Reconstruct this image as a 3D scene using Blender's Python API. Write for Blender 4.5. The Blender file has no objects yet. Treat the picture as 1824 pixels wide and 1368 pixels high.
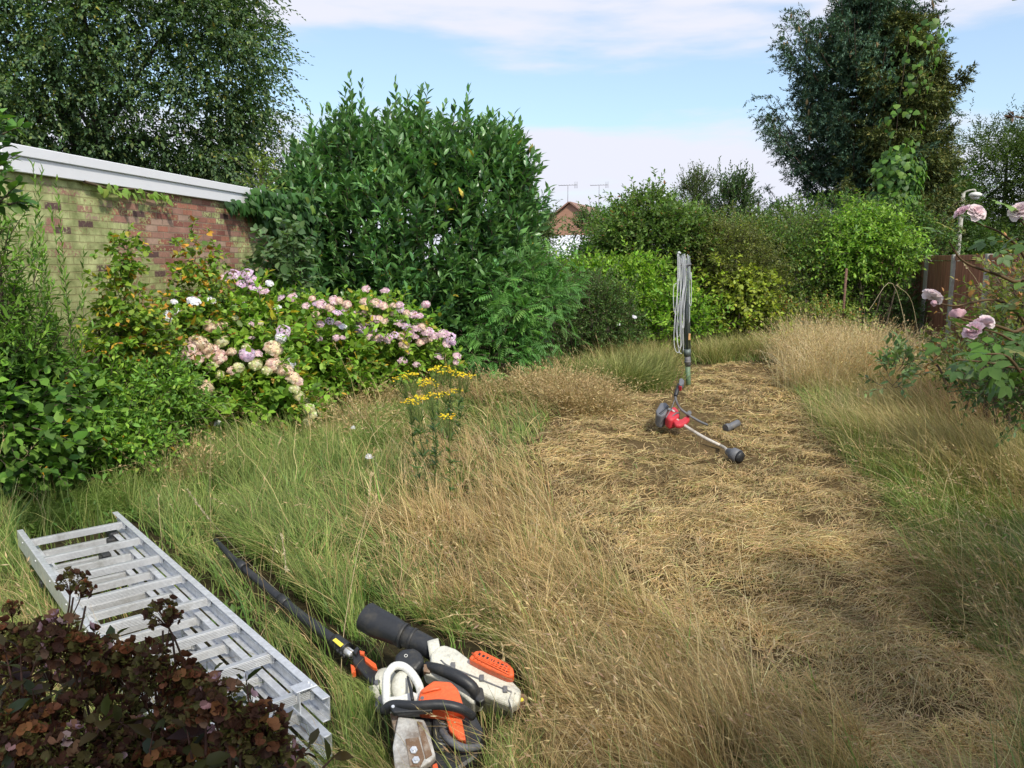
import bpy, bmesh, math, random
import numpy as np
from mathutils import Vector, Matrix

scene = bpy.context.scene
COL = scene.collection
rad = math.radians

# ------------------------------------------------------------------ camera
CAM_Z = 1.75
F = 1423.0                      # focal length in photo pixels (1824 wide)
PITCH = rad(8.79)
cd = bpy.data.cameras.new("camera")
cam = bpy.data.objects.new("camera", cd)
COL.objects.link(cam)
cam.location = (0, 0, CAM_Z)
cam.rotation_euler = (rad(90) - PITCH, 0, 0)
cd.sensor_width = 36
cd.lens = F / 1824 * 36
cd.clip_start = 0.05
cd.clip_end = 2000
scene.camera = cam

# ------------------------------------------------------------------ light
SUN_EL, SUN_AZ = 46, 152        # azimuth clockwise from +Y (behind the camera, to the right)
w = bpy.data.worlds.new("World")
scene.world = w
w.use_nodes = True
nt = w.node_tree
nt.nodes.clear()
N = nt.nodes.new
out = N('ShaderNodeOutputWorld')
sky = N('ShaderNodeTexSky')
sky.sky_type = 'NISHITA'
sky.sun_disc = False
sky.sun_elevation = rad(SUN_EL)
sky.sun_rotation = rad(SUN_AZ)
sky.air_density = 1.0
sky.dust_density = 1.5
sky.ozone_density = 1.5
bg1 = N('ShaderNodeBackground'); bg1.inputs[1].default_value = 0.15
tint = N('ShaderNodeVectorMath'); tint.operation = 'MULTIPLY'; tint.inputs[1].default_value = (0.96, 1.09, 1.10)
nt.links.new(sky.outputs[0], tint.inputs[0]); nt.links.new(tint.outputs[0], bg1.inputs[0])
bg2 = N('ShaderNodeBackground')
bg2.inputs[0].default_value = (0.80, 0.82, 0.93, 1); bg2.inputs[1].default_value = 0.82
tc = N('ShaderNodeTexCoord')
sep = N('ShaderNodeSeparateXYZ'); nt.links.new(tc.outputs['Generated'], sep.inputs[0])
mp = N('ShaderNodeMapping'); mp.inputs['Scale'].default_value = (1.0, 1.0, 5.5)
mp.inputs['Location'].default_value = (0.37, 0.2, 0.13)
nt.links.new(tc.outputs['Generated'], mp.inputs[0])
no = N('ShaderNodeTexNoise'); no.inputs['Scale'].default_value = 2.3; no.inputs['Detail'].default_value = 9
no.inputs['Roughness'].default_value = 0.55
nt.links.new(mp.outputs[0], no.inputs['Vector'])
# bands: cloud low over the horizon, a clear blue band, cloud again higher up
rp = N('ShaderNodeValToRGB')
cr = rp.color_ramp
cr.elements[0].position = 0.0; cr.elements[0].color = (.95,)*3+(1,)
cr.elements[1].position = 1.0; cr.elements[1].color = (.5,)*3+(1,)
for p, v in ((.05, .72), (.115, .80), (.150, .62), (.18, .12), (.205, .06), (.245, .40), (.29, .84), (.36, .72), (.5, .55), (.7, .5)):
    e = cr.elements.new(p); e.color = (v, v, v, 1)
mth = N('ShaderNodeMath'); mth.operation = 'MULTIPLY_ADD'
mth.inputs[1].default_value = 0.11; nt.links.new(no.outputs[0], mth.inputs[0])
sb = N('ShaderNodeMath'); sb.operation = 'SUBTRACT'; sb.inputs[1].default_value = 0.055
nt.links.new(sep.outputs[2], sb.inputs[0]); nt.links.new(sb.outputs[0], mth.inputs[2])
nt.links.new(mth.outputs[0], rp.inputs[0])
no2 = N('ShaderNodeTexNoise'); no2.inputs['Scale'].default_value = 5; no2.inputs['Detail'].default_value = 8
nt.links.new(mp.outputs[0], no2.inputs['Vector'])
ad = N('ShaderNodeMath'); ad.operation = 'MULTIPLY_ADD'; ad.inputs[1].default_value = 1.5
nt.links.new(no2.outputs[0], ad.inputs[0])
s2 = N('ShaderNodeMath'); s2.operation = 'SUBTRACT'; s2.inputs[1].default_value = 0.75
nt.links.new(rp.outputs[0], s2.inputs[0]); nt.links.new(s2.outputs[0], ad.inputs[2])
mr = N('ShaderNodeMapRange'); mr.interpolation_type = 'SMOOTHSTEP'
mr.inputs[1].default_value = 0.22; mr.inputs[2].default_value = 0.75
mr.inputs[3].default_value = 0.24; mr.inputs[4].default_value = 1.0
nt.links.new(ad.outputs[0], mr.inputs[0])
mx = N('ShaderNodeMixShader')
nt.links.new(mr.outputs[0], mx.inputs[0]); nt.links.new(bg1.outputs[0], mx.inputs[1]); nt.links.new(bg2.outputs[0], mx.inputs[2])
nt.links.new(mx.outputs[0], out.inputs[0])

sd = bpy.data.lights.new("sun", 'SUN'); sd.energy = 3.0; sd.angle = rad(4); sd.color = (1.0, 0.93, 0.80)
sun = bpy.data.objects.new("sun", sd); COL.objects.link(sun)
sdir = Vector((math.sin(rad(SUN_AZ))*math.cos(rad(SUN_EL)), math.cos(rad(SUN_AZ))*math.cos(rad(SUN_EL)), math.sin(rad(SUN_EL))))
sun.rotation_euler = sdir.to_track_quat('Z', 'Y').to_euler()
sun.location = sdir * 40
vs = scene.view_settings
vs.view_transform = 'Standard'; vs.look = 'None'; vs.gamma = 1; vs.exposure = 0.40
scene.cycles.max_bounces = 6
scene.cycles.diffuse_bounces = 3
scene.cycles.transmission_bounces = 3
scene.cycles.glossy_bounces = 2

# ------------------------------------------------------------------ helpers
CP, SP = math.cos(PITCH), math.sin(PITCH)
def ray(px, py):
    u = (px-912)/F; v = (py-684)/F
    return np.array([u, CP - v*SP, -(SP + v*CP)])
def G(px, py, z=0.0):            # photo pixel to the horizontal plane at height z
    d = ray(px, py); t = (z-CAM_Z)/d[2]
    return np.array([d[0]*t, d[1]*t, z])
def P(px, py, Y):                # photo pixel at forward distance Y
    d = ray(px, py); t = Y/d[1]
    return np.array([d[0]*t, Y, CAM_Z + d[2]*t])
def project(p):
    p = np.asarray(p, float); x = p[..., 0]; y = p[..., 1]; z = p[..., 2]-CAM_Z
    dep = y*CP - z*SP
    up = z*CP + y*SP
    dep = np.where(dep < .05, .05, dep)
    return 912 + F*x/dep, 684 - F*up/dep

def norm(a):
    return a/np.maximum(np.linalg.norm(a, axis=-1, keepdims=True), 1e-9)

def noise3(p, s=1.0, seed=0):
    """cheap smooth noise, about -1..1"""
    r = np.random.RandomState(seed)
    o = 0
    for k in range(5):
        d = r.randn(3); d /= np.linalg.norm(d)
        o = o + np.sin((p @ d)*s*(1+.55*k) + r.rand()*6.28)*(1/(1+.35*k))
    return o/2.4

def hsh(i, j, k=0):
    h = np.sin(i*127.1+j*311.7+k*74.7)*43758.5453
    return h-np.floor(h)
def vnoise(x, y, s=1.0, seed=0, octaves=3):
    """value noise with octaves, about -1..1, no visible period"""
    o = 0; a = 1.0; tot = 0
    for q in range(octaves):
        c, d = math.cos(1.1*q+seed), math.sin(1.1*q+seed)
        X = (x*c-y*d)*s+seed*17.3; Y = (x*d+y*c)*s-seed*9.1
        i, j = np.floor(X), np.floor(Y); u, v = X-i, Y-j; u = u*u*(3-2*u); v = v*v*(3-2*v)
        n_ = (hsh(i, j, seed)*(1-u)+hsh(i+1, j, seed)*u)*(1-v)+(hsh(i, j+1, seed)*(1-u)+hsh(i+1, j+1, seed)*u)*v
        o = o+a*(2*n_-1); tot += a; a *= .5; s *= 2.03
    return o/tot*1.5
class Buf:
    def __init__(s): s.V = []; s.F = []; s.C = []; s.n = 0
    def add(s, V, Fc, C=None):
        V = np.asarray(V, float).reshape(-1, 3); Fc = np.asarray(Fc, int)
        s.V.append(V)
        if C is None: C = np.ones((len(V), 3))*.5
        C = np.asarray(C, float)
        if C.ndim == 1: C = np.tile(C, (len(V), 1))
        s.C.append(C)
        if isinstance(Fc, np.ndarray) and Fc.ndim == 2: s.F.append(Fc + s.n)
        s.n += len(V)
        return s

def build(name, buf, mat, parent=None, smooth=False):
    V = np.concatenate(buf.V).astype(np.float64); C = np.concatenate(buf.C)
    if parent is not None:
        V = V - np.array(parent.location)
    me = bpy.data.meshes.new(name)
    me.vertices.add(len(V)); me.vertices.foreach_set('co', V.astype(np.float32).ravel())
    loops = np.concatenate([f.ravel() for f in buf.F]).astype(np.int32)
    sizes = np.concatenate([np.full(len(f), f.shape[1]) for f in buf.F])
    starts = np.concatenate([[0], np.cumsum(sizes)[:-1]]).astype(np.int32)
    me.loops.add(len(loops)); me.loops.foreach_set('vertex_index', loops)
    me.polygons.add(len(starts)); me.polygons.foreach_set('loop_start', starts)
    if smooth: me.polygons.foreach_set('use_smooth', np.ones(len(starts), bool))
    me.update(calc_edges=True)
    a = me.color_attributes.new('col', 'FLOAT_COLOR', 'POINT')
    a.data.foreach_set('color', np.concatenate([C, np.ones((len(C), 1))], 1).astype(np.float32).ravel())
    me.materials.append(mat)
    o = bpy.data.objects.new(name, me); COL.objects.link(o)
    if parent is not None: o.parent = parent
    return o

def thing(name, label, cat, loc=(0, 0, 0), group=None):
    o = bpy.data.objects.new(name, None); COL.objects.link(o)
    o.empty_display_size = .1
    o.location = [float(a) for a in loc]; o['label'] = label; o['category'] = cat
    if group: o['group'] = group
    return o
def tag(o, label=None, cat=None, group=None, kind=None):
    if label: o['label'] = label
    if cat: o['category'] = cat
    if group: o['group'] = group
    if kind: o['kind'] = kind
    return o

# ------------------------------------------------------------------ materials
def mat_new(name):
    m = bpy.data.materials.new(name); m.use_nodes = True
    t = m.node_tree; t.nodes.clear()
    return m, t
def leafmat(name, rough=.5, spec=.35, trans=.3, tint=(1.15, 1.25, .55)):
    m, t = mat_new(name); n = t.nodes.new
    o = n('ShaderNodeOutputMaterial'); a = n('ShaderNodeAttribute'); a.attribute_name = 'col'
    p = n('ShaderNodeBsdfPrincipled'); p.inputs['Roughness'].default_value = rough
    p.inputs['Specular IOR Level'].default_value = spec
    t.links.new(a.outputs['Color'], p.inputs['Base Color'])
    tr = n('ShaderNodeBsdfTranslucent')
    mu = n('ShaderNodeMix'); mu.data_type = 'RGBA'; mu.blend_type = 'MULTIPLY'; mu.inputs[0].default_value = 1
    mu.inputs[7].default_value = (*[min(c*1.3, 2.0) for c in tint], 1)
    t.links.new(a.outputs['Color'], mu.inputs[6]); t.links.new(mu.outputs[2], tr.inputs[0])
    x = n('ShaderNodeMixShader'); x.inputs[0].default_value = trans
    t.links.new(p.outputs[0], x.inputs[1]); t.links.new(tr.outputs[0], x.inputs[2])
    t.links.new(x.outputs[0], o.inputs[0])
    return m
def attrmat(name, rough=.6, metal=0, spec=.4, bump=0, bscale=40, var=.0):
    m, t = mat_new(name); n = t.nodes.new
    o = n('ShaderNodeOutputMaterial'); a = n('ShaderNodeAttribute'); a.attribute_name = 'col'
    p = n('ShaderNodeBsdfPrincipled'); p.inputs['Roughness'].default_value = rough
    p.inputs['Metallic'].default_value = metal; p.inputs['Specular IOR Level'].default_value = spec
    src = a.outputs['Color']
    tcn = n('ShaderNodeTexCoord'); nz = n('ShaderNodeTexNoise'); nz.inputs['Scale'].default_value = bscale
    nz.inputs['Detail'].default_value = 6
    t.links.new(tcn.outputs['Object'], nz.inputs['Vector'])
    if var:
        mrn = n('ShaderNodeMapRange'); mrn.inputs[1].default_value = .3; mrn.inputs[2].default_value = .7
        mrn.inputs[3].default_value = 1-var; mrn.inputs[4].default_value = 1+var
        t.links.new(nz.outputs[0], mrn.inputs[0])
        vm = n('ShaderNodeVectorMath'); vm.operation = 'SCALE'
        t.links.new(src, vm.inputs[0]); t.links.new(mrn.outputs[0], vm.inputs['Scale']); src = vm.outputs[0]
    t.links.new(src, p.inputs['Base Color'])
    if bump:
        b = n('ShaderNodeBump'); b.inputs['Strength'].default_value = bump; b.inputs['Distance'].default_value = .01
        t.links.new(nz.outputs[0], b.inputs['Height']); t.links.new(b.outputs[0], p.inputs['Normal'])
    t.links.new(p.outputs[0], o.inputs[0])
    return m
def wornmat(name, col, dirt, rough=.45, metal=0, amount=.5, scale=9, spec=.5, fine=.5):
    """painted / moulded surface with patches of dirt of their own shape and fine scratches"""
    m, t = mat_new(name); n = t.nodes.new
    o = n('ShaderNodeOutputMaterial'); p = n('ShaderNodeBsdfPrincipled')
    p.inputs['Metallic'].default_value = metal; p.inputs['Specular IOR Level'].default_value = spec
    tcn = n('ShaderNodeTexCoord')
    nz = n('ShaderNodeTexNoise'); nz.inputs['Scale'].default_value = scale; nz.inputs['Detail'].default_value = 10; nz.inputs['Roughness'].default_value = .7
    n2 = n('ShaderNodeTexNoise'); n2.inputs['Scale'].default_value = scale*9; n2.inputs['Detail'].default_value = 5
    t.links.new(tcn.outputs['Object'], nz.inputs['Vector']); t.links.new(tcn.outputs['Object'], n2.inputs['Vector'])
    r = n('ShaderNodeMapRange'); r.inputs[1].default_value = .62-.25*amount; r.inputs[2].default_value = .75-.1*amount
    r.inputs[4].default_value = .9
    t.links.new(nz.outputs[0], r.inputs[0])
    mxn = n('ShaderNodeMix'); mxn.data_type = 'RGBA'
    mxn.inputs[6].default_value = (*col, 1); mxn.inputs[7].default_value = (*dirt, 1)
    t.links.new(r.outputs[0], mxn.inputs[0])
    m2 = n('ShaderNodeMix'); m2.data_type = 'RGBA'; m2.blend_type = 'MULTIPLY'; m2.inputs[0].default_value = fine
    t.links.new(mxn.outputs[2], m2.inputs[6]); t.links.new(n2.outputs[0], m2.inputs[7])
    g = n('ShaderNodeVectorMath'); g.operation = 'SCALE'; g.inputs['Scale'].default_value = 1+.66*fine
    t.links.new(m2.outputs[2], g.inputs[0])
    t.links.new(g.outputs[0], p.inputs['Base Color'])
    rr = n('ShaderNodeMapRange'); rr.inputs[3].default_value = rough-.12; rr.inputs[4].default_value = rough+.25
    t.links.new(nz.outputs[0], rr.inputs[0]); t.links.new(rr.outputs[0], p.inputs['Roughness'])
    b = n('ShaderNodeBump'); b.inputs['Strength'].default_value = .3*fine; b.inputs['Distance'].default_value = .004
    t.links.new(n2.outputs[0], b.inputs['Height']); t.links.new(b.outputs[0], p.inputs['Normal'])
    t.links.new(p.outputs[0], o.inputs[0])
    return m

M_leaf = leafmat('leaf')
M_gloss = leafmat('glossy_leaf', rough=.33, spec=.5, trans=.18)
M_needle = leafmat('needle', rough=.6, spec=.2, trans=.1)
M_grass = leafmat('grass_blade', rough=.55, spec=.25, trans=.28, tint=(1.1, 1.1, .8))
M_petal = leafmat('petal', rough=.6, spec=.2, trans=.3, tint=(1, 1, 1))
M_bark = attrmat('bark', rough=.9, bump=.6, bscale=30, var=.3)
M_stem = attrmat('stem', rough=.7, var=.2)

# ------------------------------------------------------------------ geometry kit
def tri_leaf(w=.5, fold=.12, droop=.12):
    """eight-vertex folded leaf pointing along +Y with a curved midrib"""
    V = np.array([[0, 0, 0], [-w*.42, .25, fold*.6], [0, .3, 0], [w*.42, .25, fold*.6],
                  [-w*.45, .6, fold*.5-droop*.3], [0, .65, -droop*.35], [w*.45, .6, fold*.5-droop*.3], [0, 1, -droop]])
    Fc = np.array([[0, 2, 1], [0, 3, 2], [1, 2, 5], [1, 5, 4], [2, 3, 6], [2, 6, 5], [4, 5, 7], [5, 6, 7]])
    return V, Fc
def quad_leaf(w=.5, fold=.15, droop=.1):
    V = np.array([[0, 0, 0], [-w*.5, .45, fold], [w*.5, .45, fold], [0, 1, -droop]])
    return V, np.array([[0, 3, 1], [0, 2, 3]])
def place(T, pos, X, Y, Z, sc):
    """replicate a template with axes X, Y, Z and scale sc (n,) or (n,3)"""
    V, Fc = T; n = len(pos); m = len(V)
    sc = np.asarray(sc, float)
    if sc.ndim == 1: sc = np.repeat(sc[:, None], 3, 1)
    W = (V[None, :, 0:1]*X[:, None, :]*sc[:, None, 0:1] + V[None, :, 1:2]*Y[:, None, :]*sc[:, None, 1:2]
         + V[None, :, 2:3]*Z[:, None, :]*sc[:, None, 2:3]) + pos[:, None, :]
    FF = Fc[None] + (np.arange(n)*m)[:, None, None]
    return W.reshape(-1, 3), FF.reshape(-1, Fc.shape[1]), m
def tubes(paths, radii, seg=4):
    """paths (n,k,3), radii (n,k): n tapered tubes"""
    paths = np.asarray(paths, float); n, k, _ = paths.shape
    radii = np.broadcast_to(np.asarray(radii, float), (n, k))
    d = np.gradient(paths, axis=1); d = norm(d)
    ref = np.where(np.abs(d[..., 2:3]) > .9, np.array([1., 0, 0]), np.array([0, 0, 1.]))
    a = norm(np.cross(d, ref)); b = np.cross(d, a)
    th = np.arange(seg)/seg*2*np.pi
    ring = a[:, :, None, :]*np.cos(th)[None, None, :, None] + b[:, :, None, :]*np.sin(th)[None, None, :, None]
    V = paths[:, :, None, :] + ring*radii[:, :, None, None]
    V = V.reshape(-1, 3)
    i = np.arange(n)[:, None, None]*k*seg; j = np.arange(k-1)[None, :, None]*seg; s = np.arange(seg)[None, None, :]
    s2_ = (s+1) % seg
    Fc = np.stack([i+j+s, i+j+s2_, i+j+seg+s2_, i+j+seg+s], -1).reshape(-1, 4)
    return V, Fc
def strips(paths, widths, side):
    """flat tapered blades; paths (n,k,3) widths (n,k) side (n,3)"""
    n, k, _ = paths.shape
    L = paths - side[:, None, :]*widths[:, :, None]/2; R = paths + side[:, None, :]*widths[:, :, None]/2
    V = np.stack([L, R], 2).reshape(-1, 3)
    i = np.arange(n)[:, None]*k*2; j = np.arange(k-1)[None, :]*2
    Fc = np.stack([i+j, i+j+1, i+j+3, i+j+2], -1).reshape(-1, 4)
    return V, Fc
def curve_pts(p0, p1, n=6, sag=0, wob=0, rng=None):
    t = np.linspace(0, 1, n)[:, None]
    p = np.asarray(p0)*(1-t) + np.asarray(p1)*t
    p[:, 2] += sag*4*(t*(1-t))[:, 0]
    if wob: p[1:-1] += rng.normal(0, wob, (n-2, 3))
    return p
def smooth_path(pts, n=24):
    pts = np.asarray(pts, float); k = len(pts)
    P_ = np.vstack([2*pts[0]-pts[1], pts, 2*pts[-1]-pts[-2]])
    o = []
    for s in np.linspace(0, k-1-1e-6, n):
        i = int(s); t = s-i; a, b, c, d = P_[i:i+4]
        o.append(.5*((2*b)+(-a+c)*t+(2*a-5*b+4*c-d)*t*t+(-a+3*b-3*c+d)*t**3))
    return np.array(o)
def pick(rng, n, pal):
    """pal: list of (r,g,b,weight); colours with a little individual variation"""
    pal = np.array(pal, float); wt = pal[:, 3]/pal[:, 3].sum()
    idx = rng.choice(len(pal), n, p=wt)
    c = pal[idx, :3]*(1+rng.normal(0, .14, (n, 1)))*(1+rng.normal(0, .05, (n, 3)))
    return np.clip(c, .004, .9)

# ------------------------------------------------------------------ foliage
def shoots_to_leaves(rng, pos, dr, length, lps, T, size, ang=55, droop=.0, pal=None, tip=None, distichous=False, grow=.35, flat=.0, shade=None):
    """leaves set along shoots. returns buf-ready V,F,C"""
    n = len(pos); j = np.arange(lps); t = (j+.6)/lps
    az0 = rng.random(n)*6.283
    az = az0[:, None] + (j[None]*(math.pi if distichous else 2.4)) + rng.normal(0, .35, (n, lps))
    ref = np.where(np.abs(dr[:, 2:3]) > .95, np.array([1., 0, 0]), np.array([0, 0, 1.]))
    a = norm(np.cross(dr, ref)); b = np.cross(a, dr)
    if distichous:
        az = (j[None] % 2)*math.pi + rng.normal(0, .2, (n, lps))
    side = a[:, None]*np.cos(az)[..., None] + b[:, None]*np.sin(az)[..., None]
    sag = np.zeros((n, lps, 3)); sag[..., 2] = -droop*length[:, None]*t[None]**2
    p = pos[:, None] + dr[:, None]*length[:, None, None]*t[None, :, None] + sag
    an = np.radians(ang*(1-.45*t))[None, :, None] + rng.normal(0, .18, (n, lps, 1))
    ld = dr[:, None]*np.cos(an) + side*np.sin(an)
    ld[..., 2] -= droop*.8
    ld = norm(ld.reshape(-1, 3)); p = p.reshape(-1, 3)
    upv = np.tile(np.array([0, 0, 1.]), (len(ld), 1)) + rng.normal(0, .35-.25*flat, (len(ld), 3))
    X = norm(np.cross(ld, upv)); Z = np.cross(X, ld)
    s = size*(1 - grow*np.tile(t, n))*(rng.normal(1, .17, len(p))).clip(.5, 1.5)
    V, Fc, m = place(T, p, X, ld, Z, s)
    c = pick(rng, len(p), pal)*LEAF_GAIN
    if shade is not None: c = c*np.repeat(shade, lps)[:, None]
    if tip is not None:
        k = np.tile((t > .72).astype(float), n)*(rng.random(len(p)) < .75)
        c = c*(1-k[:, None]) + np.array(tip)*k[:, None]*(1+rng.normal(0, .12, (len(p), 1)))
    return V, Fc, np.repeat(np.clip(c, .003, .95), m, 0)

def sample_ells(rng, ells, n, inner=.55, lump=.12, seed=0, keep_back=.35, ls=2.2):
    ells = np.array(ells, float); area = (ells[:, 3]*ells[:, 5]+ells[:, 4]*ells[:, 5]+ells[:, 3]*ells[:, 4])
    P_, N_ = [], []; got = 0
    while got < n:
        k = n*2
        idx = rng.choice(len(ells), k, p=area/area.sum()); e = ells[idx]
        d = norm(rng.normal(size=(k, 3)))
        r = 1-(1-inner)*rng.random(k)**1.5
        base = e[:, :3] + d*e[:, 3:6]
        r = r*(1+lump*noise3(base, ls, seed))
        p = e[:, :3] + d*e[:, 3:6]*r[:, None]
        nn = norm(d/e[:, 3:6])
        ok = p[:, 2] > .03
        q = (p[:, None, :]-ells[None, :, :3])/ells[None, :, 3:6]
        rr = np.linalg.norm(q, axis=2); rr[np.arange(k), idx] = 9
        ok &= rr.min(1) > .78
        back = (nn*norm(-p)).sum(1) < -.25
        ok &= (~back) | (rng.random(k) < keep_back)
        P_.append(p[ok]); N_.append(nn[ok]); got += ok.sum()
    return np.concatenate(P_)[:n], np.concatenate(N_)[:n]

def ray_ells(px, py, ells, out_=.0):
    d = ray(px, py); o = np.array([0, 0, CAM_Z]); best = None
    for e in ells:
        e = np.array(e, float); q = (o-e[:3])/e[3:6]; dd = d/e[3:6]
        A = dd@dd; B = q@dd; Cc = q@q-1; D = B*B-A*Cc
        if D < 0: continue
        t = (-B-math.sqrt(D))/A
        if best is None or t < best[0]: best = (t, norm((o+d*t-e[:3])/e[3:6]**2))
    if best is None:             # nearest by centre depth
        c = min(ells, key=lambda e: abs(project(np.array(e[:3]))[0]-px))
        t = c[1]/d[1]; best = (t*.97, np.array([0, -.8, .6]))
    return o+d*(best[0]-out_), best[1]

def shrub(name, label, cat, ells, pal, leaf=.07, wid=.5, shoots=900, slen=.22, lps=7, up=.6, ang=55, droop=.15,
          clump=60, clump_r=.25, tip=None, mat=None, group=None, seed=1, T=None, stems=7, bark=(.09, .07, .05),
          distichous=False, inner=.5, lump=.14, fill=.35, tall=None, foliage_name='foliage', twigs=True, keep_back=.35, base=None):
    rng = np.random.default_rng(seed)
    ea = np.array(ells, float)
    loc = base if base is not None else (float(ea[:, 0].mean()), float(ea[:, 1].mean()), 0.0)
    root = thing(name, label, cat, loc, group)
    T = T or tri_leaf(wid); shoots = int(shoots*DENS); clump = int(clump*1.3)
    # clumps: light outer sprays with gaps between them
    cp, cn = sample_ells(rng, ells, clump, inner=.85, lump=lump, seed=seed, keep_back=keep_back)
    n1 = int(shoots*(1-fill)); ci = rng.integers(0, clump, n1)
    off = rng.normal(0, clump_r, (n1, 3))*np.array([1, 1, .8])
    p1 = cp[ci] + off - cn[ci]*clump_r*.6
    d1 = norm(cn[ci]*.7 + norm(off)*.55 + np.array([0, 0, up]) + rng.normal(0, .22, (n1, 3)))
    s1 = np.clip(rng.normal(1, .16, clump), .65, 1.4)[ci]
    n2 = shoots-n1
    p2, nn2 = sample_ells(rng, ells, n2, inner=inner, lump=lump, seed=seed, keep_back=keep_back)
    d2 = norm(nn2*.7 + np.array([0, 0, up]) + rng.normal(0, .35, (n2, 3)))
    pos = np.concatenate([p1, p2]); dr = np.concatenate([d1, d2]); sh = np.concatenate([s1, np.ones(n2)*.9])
    ok = pos[:, 2] > .02; pos, dr, sh = pos[ok], dr[ok], sh[ok]
    length = slen*rng.uniform(.6, 1.35, len(pos))
    b = Buf()
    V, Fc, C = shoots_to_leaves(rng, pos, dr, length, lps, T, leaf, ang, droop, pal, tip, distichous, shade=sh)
    V[:, 2] = np.maximum(V[:, 2], .01)
    b.add(V, Fc, C)
    tw = [(pos, dr, length)]
    if tall is not None:         # tall leading shoots: list of (x,y,z,len)
        for (x, y, z, ln) in tall:
            ps = np.array([[x, y, z]]); dd = norm(np.array([[rng.normal(0, .08), rng.normal(0, .08), 1.]]))
            V, Fc, C = shoots_to_leaves(rng, ps, dd, np.array([ln]), int(ln/leaf*4.2), T, leaf*.95, 42, -.02, pal, tip, False)
            b.add(V, Fc, C); tw.append((ps, dd, np.array([ln])))
    build(foliage_name, b, mat or M_leaf, root)
    bb = Buf()
    if twigs:
        for ps, dd, ln in tw:
            pa = ps[:, None]+dd[:, None]*ln[:, None, None]*np.linspace(-.15, .9, 3)[None, :, None]
            pa[..., 2] -= droop*ln[:, None]*np.linspace(0, .9, 3)[None]**2
            V, Fc = tubes(pa, np.array([[.004, .003, .001]])*(leaf/.07)**.5, 3)
            bb.add(V, Fc, np.array(bark)*1.3)
    bx, by = loc[0], loc[1]
    for k in range(stems):
        e = cp[rng.integers(0, clump)]
        s0 = np.array([bx+rng.normal(0, .12), by+rng.normal(0, .12), 0]) if base is not None or len(ells) < 3 else np.array([e[0]*.6+bx*.4, e[1]*.6+by*.4, 0])
        pth = smooth_path([s0, (s0+e)/2+rng.normal(0, .12, 3), e], 7)[None]
        V, Fc = tubes(pth, np.linspace(.028, .006, 7)[None], 5); bb.add(V, Fc, np.array(bark))
    if bb.n: build('branches', bb, M_bark, root)
    return root

def E(px, py, Y, rx, ry, rz):
    c = P(px, py, Y); return (c[0], c[1], c[2], rx, ry, rz)

DENS = 1.9; LEAF_GAIN = np.array([1.55, 1.38, 1.2])
# palettes (linear albedo)
GREEN = [(.055, .14, .028, 3), (.08, .18, .035, 2), (.035, .095, .025, 2)]
LIME = [(.12, .24, .03, 3), (.16, .29, .045, 2), (.07, .16, .03, 2)]
LAUREL = [(.065, .175, .06, 3), (.095, .225, .075, 2), (.05, .135, .055, 2)]
DARK = [(.045, .10, .032, 3), (.065, .135, .04, 2), (.035, .075, .028, 2)]
OLIVE = [(.085, .115, .032, 3), (.11, .14, .04, 2), (.06, .085, .03, 2)]


# ================================================================== ground
def smooth01(x, a, b):
    t = np.clip((x-a)/(b-a), 0, 1); return t*t*(3-2*t)
def poly_mask(px, py, poly, soft=25):
    """signed soft mask of a polygon in photo coordinates"""
    poly = np.array(poly, float); n = len(poly)
    inside = np.zeros(len(px), bool); dist = np.full(len(px), 1e9)
    for i in range(n):
        x1, y1 = poly[i]; x2, y2 = poly[(i+1) % n]
        cond = ((y1 > py) != (y2 > py)) & (px < (x2-x1)*(py-y1)/(y2-y1+1e-9)+x1)
        inside ^= cond
        dx, dy = x2-x1, y2-y1; t = np.clip(((px-x1)*dx+(py-y1)*dy)/(dx*dx+dy*dy), 0, 1)
        dist = np.minimum(dist, np.hypot(px-x1-t*dx, py-y1-t*dy))
    s = np.where(inside, dist, -dist)
    return smooth01(s, -soft, soft)
# the mown patch, as ground coordinates
CUT = [(1100, 652), (1250, 646), (1400, 652), (1440, 720), (1490, 800), (1590, 900), (1650, 1000), (1690, 1120), (1850, 1230), (1900, 1600),
       (1600, 1600), (1460, 1270), (1280, 1180), (1130, 1090), (1010, 960), (960, 870), (945, 790), (1020, 710)]
CUTG = np.array([G(x, y)[:2] for x, y in CUT])
def cut_mask(x, y, soft=.16):
    return poly_mask(x, y, CUTG, soft)
def height(x, y):
    p = np.stack([x, y, np.zeros_like(x)], -1)
    h = .035*noise3(p, 1.1, 3) + .02*vnoise(x, y, 1.6, 5)
    m = cut_mask(x, y)
    h2 = .030*vnoise(x, y, 3.1, 8, 4)
    return (h + m*h2)*smooth01(28-y, 0, 8)
xs = np.concatenate([np.linspace(-900, -30, 12), np.linspace(-24, -6, 12), np.arange(-5, 9, .06), np.linspace(9.5, 26, 14), np.linspace(30, 900, 12)])
ys = np.concatenate([np.linspace(-60, -1, 8), np.arange(0, 15, .06), np.linspace(15.5, 34, 20), np.linspace(40, 1500, 14)])
gx, gy = np.meshgrid(xs, ys, indexing='ij'); gx = gx.ravel(); gy = gy.ravel()
gz = height(gx, gy)
i, j = np.meshgrid(np.arange(len(xs)-1), np.arange(len(ys)-1), indexing='ij')
a = (i*len(ys)+j).ravel(); gf = np.stack([a, a+len(ys), a+len(ys)+1, a+1], 1)
cm = cut_mask(gx, gy)
gb = Buf(); gb.add(np.stack([gx, gy, gz], 1), gf, np.array([.055, .045, .022])*(1-cm[:, None]) + np.array([.15, .105, .05])*cm[:, None])
gm, t = mat_new('thatch_soil'); n = t.nodes.new
o_ = n('ShaderNodeOutputMaterial'); p_ = n('ShaderNodeBsdfPrincipled'); p_.inputs['Roughness'].default_value = 1
p_.inputs['Specular IOR Level'].default_value = .1
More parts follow.
